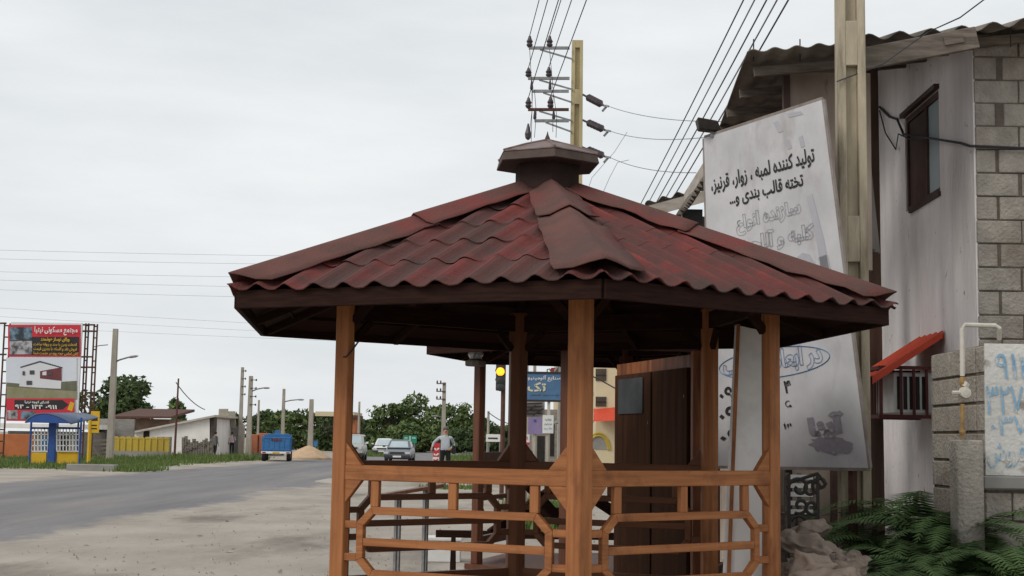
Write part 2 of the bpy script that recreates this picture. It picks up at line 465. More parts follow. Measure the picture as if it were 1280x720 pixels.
def build_road():
    # one sheet: asphalt in the middle, worn away into dust and dirt at both edges
    ys = [-40 + 1.0 * i for i in range(330)]
    cols = [-2.8, -1.8, -1.2, -.7, -.3, .1, .6, 1.2, 3.0, 4.5, 6.0, 7.6, 8.3, 8.8, 9.2, 9.6, 10.1, 10.7, 11.4, 12.4]
    b = MB(); edge = []
    ids = []
    for y in ys:
        ids.append(b.add([(road_x(y, 1) + c, y, .006 if -2.5 < c < 12 else -.02) for c in cols]))
        for c in cols:
            d = max(-.25 - c + .25, c - 9.05)                # metres outside the asphalt edge
            wob = 1.1 * mnoise.noise((y * .16, c * .2, 2)) + .7 * mnoise.noise((y * .5, c * .6, 8))
            edge.append(max(0.0, min(1.0, .5 + (d + wob * .7) / 2.6)) if -2.6 < c < 12.2 else 1.0)
    for r0, r1 in zip(ids, ids[1:]):
        for k in range(len(cols) - 1):
            b.face(r0 + k, r0 + k + 1, r1 + k + 1, r1 + k)
    m = MATS['trodden dirt'].copy(); m.name = 'worn asphalt and dust'
    t = m.node_tree
    bs = t.nodes['Principled BSDF']
    dirt = bs.inputs['Base Color'].links[0].from_socket
    a = mat('worn asphalt', (0.19, 0.18, 0.182), (0.13, 0.125, 0.128))
    N = t.nodes.new; Lk = t.links.new
    co = N('ShaderNodeTexCoord')
    def noise(scale, st, det=6):
        mp_ = N('ShaderNodeMapping'); mp_.inputs['Scale'].default_value = st
        n_ = N('ShaderNodeTexNoise'); n_.inputs['Scale'].default_value = scale; n_.inputs['Detail'].default_value = det; n_.inputs['Roughness'].default_value = .65
        Lk(co.outputs['Object'], mp_.inputs['Vector']); Lk(mp_.outputs['Vector'], n_.inputs['Vector'])
        return n_.outputs['Fac']
    def ramp(fac, lo, hi, c0, c1):
        r_ = N('ShaderNodeValToRGB'); r_.color_ramp.elements[0].position = lo; r_.color_ramp.elements[1].position = hi
        r_.color_ramp.elements[0].color = (*c0, 1); r_.color_ramp.elements[1].color = (*c1, 1)
        Lk(fac, r_.inputs['Fac']); return r_.outputs['Color']
    asp = ramp(noise(.7, (1, .08, 1)), .35, .65, (.205, .195, .198), (.145, .139, .143))
    dust = ramp(noise(.55, (1, .10, 1)), .5, .68, (0, 0, 0), (.75, .75, .75))
    mx1 = N('ShaderNodeMixRGB'); mx1.inputs[2].default_value = (.25, .228, .205, 1)
    Lk(dust, mx1.inputs[0]); Lk(asp, mx1.inputs[1])
    at_ = N('ShaderNodeAttribute'); at_.attribute_name = 'edge'
    ad = N('ShaderNodeMath'); ad.operation = 'ADD'; Lk(at_.outputs['Fac'], ad.inputs[0])
    sc_ = N('ShaderNodeMath'); sc_.operation = 'MULTIPLY_ADD'; Lk(noise(2.2, (1, .5, 1), 8), sc_.inputs[0]); sc_.inputs[1].default_value = .9; sc_.inputs[2].default_value = -.45
    Lk(sc_.outputs[0], ad.inputs[1])
    mr_ = N('ShaderNodeMapRange'); mr_.inputs['From Min'].default_value = .30; mr_.inputs['From Max'].default_value = .72; mr_.interpolation_type = 'SMOOTHSTEP'
    Lk(ad.outputs[0], mr_.inputs['Value'])
    mx2 = N('ShaderNodeMixRGB'); Lk(mr_.outputs['Result'], mx2.inputs[0]); Lk(mx1.outputs['Color'], mx2.inputs[1]); Lk(dirt, mx2.inputs[2])
    Lk(mx2.outputs['Color'], bs.inputs['Base Color'])
    o = b.build('asphalt_road', m)
    ea = o.data.attributes.new('edge', 'FLOAT', 'POINT'); ea.data.foreach_set('value', edge)
    tag(o, kind='structure')

build_ground()
build_road()

# stones and clods on the dirt
def build_stones():
    b = MB()
    r = random.Random(3)
    for i in range(1500):
        y = 13 + 34 * r.random() ** 1.6
        x = r.uniform(-.40, .16) * y
        if x < road_x(y, 0) + .6: continue
        s = r.uniform(.008, .032) * (1.8 if r.random() < .08 else 1)
        c = Vector((x, y, s * .3))
        n = b.add([c + Vector((cos(a) * s * r.uniform(.7, 1.2), sin(a) * s * r.uniform(.7, 1.2), -s * .5)) for a in (0, 1.3, 2.5, 3.7, 5)])
        t = b.add([c + Vector((0, 0, s * r.uniform(.4, .8)))])
        for k in range(5): b.face(n + k, n + (k + 1) % 5, t)
    m = mat('stones', (0.40, 0.35, 0.30), (0.24, 0.2, 0.17), 3, rough=.95)
    tag(b.build('loose_stones', m), 'small pale stones and clods scattered over the dirt lay-by', 'stones', kind='stuff')
build_stones()
def build_litter():
    b = MB(); r = random.Random(8)
    for i in range(160):
        y = 14 + 22 * r.random() ** 1.4
        x = r.uniform(-.36, .02) * y
        if x < road_x(y, 0) + 1.5: continue
        a, s_ = r.uniform(0, 6.3), r.uniform(.02, .06)
        u = Vector((cos(a), sin(a), .15)) * s_; v = Vector((-sin(a), cos(a), .1)) * s_ * r.uniform(.3, .8)
        c = Vector((x, y, .015)); b.tone = r.random()
        b.poly([c - u, c - v, c + u, c + v])
    tag(b.build('litter', mat('litter scraps', (.07, .055, .04), (.13, .10, .07), 4, tone=(.55, .54, .5))), 'dry leaves and paper scraps on the dirt lay-by', 'litter', kind='stuff')
build_litter()
# ------------------------------------------------------------------ the gazebo
def gazebo(label, cx, cy, phi, R, re, ze, zt, rt, zr, panels, wv, wh, roofm, capm, pz0, group=None, seed=1, fine=True, rear=(), rv=None, rh=None):
    wv0, wh0 = wv, wh
    rv, rh = rv or wv, rh or wh
    r = random.Random(seed)
    root = thing('gazebo', label, 'gazebo', (cx, cy, 0), group)
    C0 = Vector((cx, cy, 0))
    V = [C0 + Vector((cos(phi + k * pi / 3), sin(phi + k * pi / 3), 0)) for k in range(6)]
    def corner(k, rad, z):
        a = phi + k * pi / 3
        return Vector((cx + rad * cos(a), cy + rad * sin(a), z))
    fw = 0.086
    ptop = ze + 0.16
    # posts: two broad faces meeting on the corner line
    for k in range(6):
        P = corner(k, R, 0)
        e1 = (corner(k + 1, R, 0) - P).normalized()
        e0 = (corner(k - 1, R, 0) - P).normalized()
        inn = (C0 - P).normalized()
        b = MB()
        pts = [P, P + e1 * fw, P + e1 * fw * .85 + inn * .055, P + inn * .118, P + e0 * fw * .85 + inn * .055, P + e0 * fw]
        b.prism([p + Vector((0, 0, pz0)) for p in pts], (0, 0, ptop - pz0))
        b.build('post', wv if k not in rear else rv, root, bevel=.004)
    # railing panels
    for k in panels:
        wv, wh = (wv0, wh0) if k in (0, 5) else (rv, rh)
        P, Q = corner(k, R, 0), corner(k + 1, R, 0)
        e = (Q - P).normalized(); Ls = (Q - P).length
        n = ((P + Q) / 2 - C0); n.z = 0; n.normalize()
        def pt(s, z, o): return P + e * s + n * o + Vector((0, 0, z))
        def plate(b, poly, o0=-.008, o1=-.05):
            if poly_area(poly) < 0: poly = poly[::-1]
            b.prism([pt(s, z, o0) for s, z in poly], n * (o1 - o0))
        def rect(b, s0, s1, z0, z1, o0=-.008, o1=-.05):
            plate(b, [(s0, z0), (s1, z0), (s1, z1), (s0, z1)], o0, o1)
        b = MB()
        rect(b, fw - .004, Ls - fw + .004, zr - .045, zr + .045, -.006, -.056)
        rail = b.build('railing', wh, root, bevel=.004)
        g = .115
        for s0, d in ((fw - .002, 1), (Ls - fw + .002, -1)):
            for zz, dz in ((zr + .0452, 1), (zr - .0452, -1)):
                b = MB()
                plate(b, [(s0, zz), (s0 + d * g, zz), (s0 + d * .004, zz + dz * .135), (s0, zz + dz * .135)], -.009, -.046)
                b.build('gusset', wh, rail, bevel=.003)
        # eight-sided frame
        b = MB()
        zc, hh, s0, s1, cs, cz, w = zr - .405, .207, .172, Ls - .172, .095, .095, .045
        def octo(d):
            k2 = d * .414
            return [(s0 + cs + k2 - 0, zc - hh + d), (s1 - cs - k2, zc - hh + d), (s1 - d, zc - hh + cz + k2), (s1 - d, zc + hh - cz - k2),
                    (s1 - cs - k2, zc + hh - d), (s0 + cs + k2, zc + hh - d), (s0 + d, zc + hh - cz - k2), (s0 + d, zc - hh + cz + k2)]
        A_, B_ = octo(0), octo(w)
        for i in range(8):
            j = (i + 1) % 8
            plate(b, [A_[i], A_[j], B_[j], B_[i]], -.010, -.052)
        rect(b, s0 + w, s1 - w, zc - .024, zc + .022, -.013, -.049)
        b.build('octagon_frame', wh, rail, bevel=.003)
        b = MB()
        for q in (.099, -.093):
            rect(b, fw, s0, zc + q - .022, zc + q + .022, -.014, -.048)
            rect(b, s1, Ls - fw, zc + q - .022, zc + q + .022, -.014, -.048)
        rect(b, fw, Ls - fw, zr - .86, zr - .77, -.006, -.056)
        b.build('cross_bars', wh, rail, bevel=.003)
        for s in (s0 + cs + .02, Ls / 2, s1 - cs - .02):
            b = MB()
            rect(b, s - .027, s + .027, zc + hh, zr - .045, -.014, -.050)
            b.build('spacer', wv, rail, bevel=.003)
    # tie beams and knee braces
    for k in range(6):
        P, Q = corner(k, R - .055, 0), corner(k + 1, R - .055, 0)
        e = (Q - P).normalized()
        b = MB()
        zb = ze + .01
        b.bar(P + e * .04 + Vector((0, 0, zb + .06)), Q - e * .04 + Vector((0, 0, zb + .06)), .05, .12)
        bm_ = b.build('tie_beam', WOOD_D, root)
        for p, d in ((P, e), (Q, -e)):
            b = MB()
            b.bar(p + d * .07 + Vector((0, 0, zb - .14)), p + d * .20 + Vector((0, 0, zb - .005)), .035, .05)
            b.build('knee_brace', WOOD_D, bm_)
    # roof
    slope = (zt - ze) / ((re - rt) * .866)
    per, amp = re / 12.0, .038
    for k in range(6):
        P, Q = corner(k, re, ze), corner(k + 1, re, ze)
        e = (Q - P).normalized()
        M0 = (P + Q) / 2
        Tp = (corner(k, rt, zt) + corner(k + 1, rt, zt)) / 2
        up = (Tp - M0); T = up.length; up.normalize()
        nn = e.cross(up).normalized()
        if nn.z < 0: nn = -nn
        ncourse = 5
        ph = r.random() * per
        rows = []
        tile = (k != 0)
        for c in range(ncourse):
            for q in (0.0, .5, 1.0):
                rows.append((c, q))
        xs = []
        ns = 12 * (8 if fine else 5) + 1
        b = MB()
        dro = [r.uniform(-.006, .012) for _ in range(40)]
        idx = []
        for c, q in rows:
            t = T * (c + q) / ncourse
            half = (re / 2) * (1 - t / T) + (rt / 2) * (t / T)
            row = []
            for i in range(ns):
                s = -re / 2 + re * i / (ns - 1)
                sc_ = max(-half, min(half, s))
                wv_ = amp * (.5 + .5 * cos(2 * pi * (sc_ + ph) / per)) ** 1.5
                lift = (.011 if tile else .003) * (1 - q) * (1 + dro[int((sc_ + 5) / per / 2) % 40] * 30 * (1 if q == 0 else 0)) if c else .004
                jag = 0
                if q == 0 and c and tile:
                    jag = .035 * mnoise.noise((sc_ * 4, c * 3.1, k)) + .012 * (.5 + .5 * cos(2 * pi * (sc_ + ph) / per)) ** 2
                if c == 0 and q == 0:
                    jag = .025 * mnoise.noise((sc_ * 4, 8.3, k)) 
                sag = -.012 * (1 - (2 * s / re) ** 2) * (1 - t / T)
                p = M0 + e * sc_ + up * (t - jag) + nn * (wv_ + lift + sag + .004)
                row.append(p)
            idx.append(b.add(row))
        tones = {}
        for j in range(len(rows) - 1):
            c = rows[j][0]
            for i in range(ns - 1):
                a0, a1, b0, b1 = idx[j] + i, idx[j] + i + 1, idx[j + 1] + i, idx[j + 1] + i + 1
                if (b.v[a0] - b.v[a1]).length < 1e-4 and (b.v[b0] - b.v[b1]).length < 1e-4:
                    continue
                sp = int((i / (ns - 1) * 12 + c * .5) / 1.0)
                key = (c, sp) if tile else (c // 2, sp // 2)
                if key not in tones:
                    tones[key] = r.choice((0, .1, .25, .6, .85, 1.0))
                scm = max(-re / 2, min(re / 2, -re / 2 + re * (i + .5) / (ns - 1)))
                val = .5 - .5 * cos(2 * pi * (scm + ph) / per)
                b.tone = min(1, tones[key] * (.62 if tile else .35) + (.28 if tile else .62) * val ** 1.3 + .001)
                b.face(a0, a1, b1, b0)
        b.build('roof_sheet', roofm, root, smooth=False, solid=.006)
    for k in range(6):
        A, B = corner(k, re - .03, ze + .012), corner(k, rt, zt)
        h = (B - A).normalized(); Lh = (B - A).length
        sides = []
        for q in (-1, 1):
            N = corner(k + q, re, ze)
            d = (N - A); d -= h * d.dot(h); d.normalize()
            sides.append(d)
        up = (-(sides[0] + sides[1]))
        up = Vector((0, 0, 1)) - h * h.z; up.normalize()
        eN = (corner(k + 1, re, ze) - corner(k, re, ze)).normalized()
        cot = abs(eN.dot(h)) / sqrt(max(1e-6, 1 - eN.dot(h) ** 2))
        b = MB()
        for seg in range(2):
            t0, t1 = Lh * (.62 * seg) - (.05 if seg else .0), Lh * (.62 if seg == 0 else 1.0)
            prev = None
            for q in range(11):
                t = t0 + (t1 - t0) * q / 10
                w = (.25 - .09 * t / Lh) * (1 + .06 * mnoise.noise((t * 3, k * 7, seg)))
                lift = .062 + .008 * (1 - q / 10) + .008 * seg
                row = []
                for sd, fr in ((0, 1.0), (0, .62), (0, .30), (0, .12), (2, 0), (1, .12), (1, .30), (1, .62), (1, 1.0)):
                    d = sides[sd] if sd < 2 else Vector((0, 0, 0))
                    crown = .034 * max(0, 1 - fr / .28) ** .7 + .022 * (.5 - .5 * cos(2 * pi * fr / .62)) * (fr < .63)
                    edge = (.030 * mnoise.noise((t * 4.2 + k * 11, sd * 5 + seg * 3, 1)) - .002) * (fr ** 2.5)
                    row.append(A + h * (t + w * fr * cot * max(0, 1 - t / (Lh * .62))) + d * (w * fr) + up * (lift + crown + edge - .012 * fr))
                a = b.add(row)
                if prev is not None:
                    for i in range(8):
                        b.tone = 0
                        b.face(prev + i, prev + i + 1, a + i + 1, a + i)
                prev = a
        b.build('ridge_cap', capm, root, smooth=True, solid=.006)
    for k in range(6):
        P, Q = corner(k, re - .055, 0), corner(k + 1, re - .055, 0)
        e = (Q - P).normalized()
        b = MB()
        b.bar(P + e * .005 + Vector((0, 0, ze - .045)), Q - e * .005 + Vector((0, 0, ze - .045)), .03, .105)
        b.build('fascia_board', FASC, root, bevel=.003)
        b = MB()
        P3, Q3 = corner(k, re - .09, ze - .02), corner(k + 1, re - .09, ze - .02)
        T3, S3 = corner(k, rt, zt - .07), corner(k + 1, rt, zt - .07)
        b.prism([P3, Q3, S3, T3], (0, 0, -.02))
        nb = 9
        for i in range(1, nb):
            f0 = i / nb
            b.bar(P3.lerp(T3, f0) + Vector((0, 0, -.03)), Q3.lerp(S3, f0) + Vector((0, 0, -.03)), .012, .018)
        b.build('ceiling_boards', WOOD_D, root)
        b = MB()
        b.bar(corner(k, re - .10, ze - .055), corner(k, rt * .8, zt - .125), .045, .07)
        m1 = (P3 + Q3) / 2; m2 = (T3 + S3) / 2
        b.bar(m1 + Vector((0, 0, -.06)), m2 + Vector((0, 0, -.07)), .04, .055)
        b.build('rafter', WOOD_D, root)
    # cupola
    def ring(rad, z): return [corner(k, rad, z) for k in range(6)]
    b = MB()
    b.rings([ring(rt + .05, zt - .09), ring(rt + .05, zt + .26)])
    cup = b.build('cupola', CUPDARK, root, bevel=.004)
    b = MB()
    b.rings([ring(.374, zt + .215), ring(.380, zt + .22), ring(.364, zt + .275), ring(.35, zt + .278)])
    b.build('cupola_edge', CUPEDGE, cup)
    b = MB()
    b.rings([ring(.368, zt + .2785), ring(.368, zt + .286), ring(.18, zt + .352), ring(.012, zt + .402)])
    for k in range(6):
        b.tube([corner(k, .368, zt + .288), corner(k, .18, zt + .355), corner(k, .01, zt + .405)], .008, 5)
    b.build('cupola_cap', CUPCAP, cup)
    b = MB()
    b.lathe([(.022, 0), (.018, .02), (.006, .05), (.002, .07)], (cx, cy, zt + .395), 8)
    b.build('finial', CUPEDGE, cup)
    # floor
    b = MB()
    b.rings([ring(R + .06, pz0 - .05), ring(R + .06, pz0)])
    b.build('floor_deck', WOOD_M, root)
    for k in range(6):
        b = MB()
        p = corner(k, R - .08, 0)
        b.box((p.x - .14, p.y - .1, 0), (p.x + .14, p.y + .1, pz0 - .052))
        b.build('support_block', CONCG, root)
    return root

def poly_area(p):
    return sum(p[i][0] * p[(i + 1) % len(p)][1] - p[(i + 1) % len(p)][0] * p[i][1] for i in range(len(p))) / 2

PHI = -1.4628
gazebo('large hexagonal orange-brown timber gazebo with red corrugated roof and small cupola', .2267, 9.4355, PHI, 1.6, 2.3158,
       2.424, 3.235, .185, 1.384, (0, 2, 3, 4, 5), WOOD_V, WOOD_H, ROOF, ROOFCAP, .46, rear=(3, 4), rv=SHADEWOOD_V, rh=SHADEWOOD_H)
gazebo('smaller dark gazebo half hidden behind the large red roofed one', .89, 14.0, radians(13), 1.28, 1.80,
       2.50, 3.12, .165, 1.42, (2,), WOOD_M, WOOD_M, ROOF, ROOFCAP, .40, seed=4, fine=False)

# lamp on the second gazebo's post, white board and cabin doors
def build_gazebo_things():
    # white laminated board leaning inside the right hand post
    Yb, Yt = 8.95, 9.35
    t = thing('white_board', 'tall white laminate board with brown edge leaning by the right front gazebo post', 'board', gx(925, Yb))
    p0, p1 = at(903, 735, Yb), at(958, 735, Yb)
    q0, q1 = at(919, 406, Yt), at(969, 417, Yt)
    nrm = (p1 - p0).cross(q0 - p0).normalized()
    b = MB(); b.hexa([p0, p1, p1 - nrm * .02, p0 - nrm * .02, q0, q1, q1 - nrm * .02, q0 - nrm * .02])
    b.build('panel', WHITEB, t)
    d = (p1 - p0).normalized()
    for a, c, w in ((p0 + d * .035, q0 + d * .02, .022), (p1, q1, .03)):
        b = MB(); b.bar(a + nrm * .004, c + nrm * .004, w, .03, nrm)
        b.build('edge_strip', WOOD_V, t)
    # bottom of the board stands on the deck
    # tall double door set in a frame
    t = thing('double_door', 'tall dark double door in a veneered frame standing upright behind the gazebo', 'door', (1.3, 11.6, 0))
    A = Vector((1.40, 10.75, 0)); B = Vector((.94, 12.45, 0))
    d = (B - A).normalized(); L = (B - A).length
    n = Vector((-d.y, d.x, 0))            # faces left
    if n.x > 0: n = -n
    H = 2.27
    b = MB(); b.bar(A - n * .03 + Vector((0, 0, H / 2)), B - n * .03 + Vector((0, 0, H / 2)), .05, H)
    b.build('backing', PLY, t)
    for s0, s1 in ((.06, .80), (.84, 1.72)):
        b = MB()
        b.bar(A + d * s0 + n * .012 + Vector((0, 0, 1.12)), A + d * s1 + n * .012 + Vector((0, 0, 1.12)), .032, 2.1)
        dd = b.build('door', DOORW, t, bevel=.004)
        b = MB(); b.lathe([(.012, 0), (.012, .03), (.03, .04), (.03, .06), (.01, .07)], A + d * (s0 + .06) + n * .03 + Vector((0, 0, 1.95 if s0 < .5 else 1.75)), 8, 'X')
        b.build('knob', STEEL, dd)
    b = MB(); b.bar(A + d * 1.0 + n * .036 + Vector((0, 0, 1.98)), A + d * 1.6 + n * .036 + Vector((0, 0, 1.98)), .006, .30)
    b.build('window', mat('dusty dark pane', (.075, .08, .085), (.05, .052, .055), 4, rough=.7, spec=.1), t)
    b = MB(); b.box((A.x - .02, A.y - .16, 0), (A.x + .16, A.y - .02, H + .02))
    b.build('corner_board', PLY, t, bevel=.004)
    # lantern on top of the free post
    P = at(594.5, 450, 13.5)
    t = thing('lantern', 'grey lantern fixed to the top of the slim rear post under the eave', 'lantern', (P.x, P.y, P.z))
    b = MB(); b.lathe([(.09, -.06), (.10, -.05), (.10, -.01), (.06, 0.01)], P, 10); b.build('base', RAWWOOD, t)
    b = MB(); b.lathe([(.055, .012), (.075, .05), (.065, .11), (.03, .135)], P, 10); b.build('glass', LAMPG, t)
    b = MB(); b.bar(P + Vector((-.02, -.075, .02)), P + Vector((.03, -.075, .12)), .012, .012); b.build('bracket', STEEL, t)

build_gazebo_things()

# timber, crate, table behind the gazebo
def build_yard_bits():
    c = gd(552, 703)
    t = thing('foam_box', 'small white foam box on the dirt behind the gazebo railing', 'box', c)
    b = MB(); b.box((c.x - .24, c.y, 0), (c.x + .24, c.y + .34, .27)); b.build('tub', WHITEP, t, bevel=.01)
    b = MB(); b.box((c.x - .26, c.y - .02, .272), (c.x + .26, c.y + .36, .32)); b.build('lid', WHITEP, t, bevel=.01)
    # work table with steel legs
    Y = 15.0
    a, e = at(473, 620, Y), at(556, 606, Y)
    t = thing('work_table', 'long narrow plank work table on thin steel legs behind the gazebo', 'table', (a.x, Y, 0))
    b = MB(); b.bar(a, e, .55, .035); b.build('tabletop', WOOD_M, t, bevel=.004)
    for p in (a.lerp(e, .3), a.lerp(e, .72)):
        for q in (-.22, .22):
            b = MB(); b.tube([(p.x, p.y + q, 0), (p.x, p.y + q, p.z - .02)], .022, 6); b.build('leg', STEEL, t)
    # leaning planks right of the rear post
    for i, (x0, y0, x1, y1, Y0, Y1, lab) in enumerate((
            (612, 668, 690, 612, 15.2, 16.0, 'lower dark plank lying aslant between the rear posts'),
            (660, 606, 716, 668, 15.0, 15.6, 'dark plank sloping down to the right behind the front post'),
            (745, 625, 790, 655, 15.3, 15.9, 'short dark plank seen right of the front post under the rail'),
            (655, 640, 720, 641, 15.8, 15.8, 'level dark plank resting behind the front post'))):
        a, e = at(x0, y0, Y0), at(x1, y1, Y1)
        b = MB(); b.bar(a, e, .05, .11)
        tag(b.build('timber_plank', WOOD_D, None, bevel=.004), lab, 'plank', 'dark timber planks stacked behind the gazebo')
    t = thing('plank_trestle', 'low dark trestle holding up the loose planks behind the gazebo', 'trestle', gx(685, 15.9))
    c = gx(690, 16.05)
    b = MB(); b.bar((c.x - 1.3, c.y, .52), (c.x + 1.1, c.y, .52), .08, .08); b.build('beam', WOOD_D, t)
    for s in (-1.1, .9):
        for q in (-.3, .3):
            b = MB(); b.bar((c.x + s, c.y, .5), (c.x + s, c.y + q, 0), .05, .05, (1, 0, 0)); b.build('leg', WOOD_D, t)

build_yard_bits()
# ------------------------------------------------------------------ poles and wires
def lattice_holes(b, x, y, w, z0, z1, n):
    """recessed pockets of an H-section concrete pole are built as ribs: two flanges and cross webs"""

def concrete_pole(label, x, y, h, w=.24, m=CONC, group=None, pockets=True, taper=.7, turn=0.0, web=.55):
    t = thing('utility_pole', label, 'pole', (x, y, 0), group)
    b = MB()
    c = Vector((x, y, 0))
    ex, ey = Vector((cos(turn), sin(turn), 0)), Vector((-sin(turn), cos(turn), 0))
    def ring(z):
        k = 1 - (1 - taper) * z / h
        a, d = w / 2 * k, w / 2 * k * 1.15
        return a, d
    if not pockets:
        rr = []
        for z in (0, h):
            a, d = ring(z)
            rr.append([c + ex * sx * a + ey * sy * d + Vector((0, 0, z)) for sx, sy in ((-1, -1), (1, -1), (1, 1), (-1, 1))])
        b.rings(rr)
    else:
        # two flanges
        for s in (-1, 1):
            rr = []
            for z in (0, h):
                a, d = ring(z)
                i, o = a * .42, a
                rr.append([c + ex * (s * q) + ey * e + Vector((0, 0, z)) for q, e in ((i, -d), (o, -d), (o, d), (i, d))][::s])
            b.rings(rr)
        # thin web and solid cross pieces
        rr = []
        for z in (.02, h - .02):
            a, d = ring(z)
            rr.append([c + ex * q + ey * e + Vector((0, 0, z)) for q, e in ((-a * .43, -d * .45), (a * .43, -d * .45), (a * .43, d * .45), (-a * .43, d * .45))])
        b.rings(rr)
        nseg = max(3, int(h / 1.45))
        for i in range(nseg + 1):
            z = h * i / nseg
            rr = []
            for zz in (max(0.0, z - .2), min(h, z + (.18 if i < nseg else 0))):
                a, d = ring(zz)
                rr.append([c + ex * q + ey * e + Vector((0, 0, zz)) for q, e in ((-a * .44, -d * .985), (a * .44, -d * .985), (a * .44, d * .985), (-a * .44, d * .985))])
            b.rings(rr)
    b.build('shaft', m, t, bevel=.006 if pockets else 0)
    return t

def street_lamp_arm(t, p, out, rise=.35, m=STEEL):
    b = MB()
    q = Vector(p)
    o = Vector(out)
    b.tube([q, q + o * .5 + Vector((0, 0, rise * .7)), q + o + Vector((0, 0, rise))], .05, 6)
    a = b.build('lamp_arm', m, t)
    b = MB()
    e = q + o + Vector((0, 0, rise))
    d = o.normalized()
    b.rings([[e + d * s + Vector((0, 1, 0)) * (w * cos(k * pi / 3)) + Vector((0, 0, w * .6 * sin(k * pi / 3))) for k in range(6)] for s, w in ((-.05, .05), (.15, .13), (.45, .13), (.6, .04))])
    b.build('lamp_head', CONCG, a)

def wire(label, pts, r=.008, sag=0.0, n=14, group=None, m=WIREM, name='overhead_wire'):
    a, e = Vector(pts[0]), Vector(pts[-1])
    if len(pts) == 2:
        pts = [a.lerp(e, i / n) - Vector((0, 0, sag * 4 * (i / n) * (1 - i / n))) for i in range(n + 1)]
    b = MB()
    b.tube(pts, r, 4)
    return tag(b.build(name, m), label, 'wire', group)

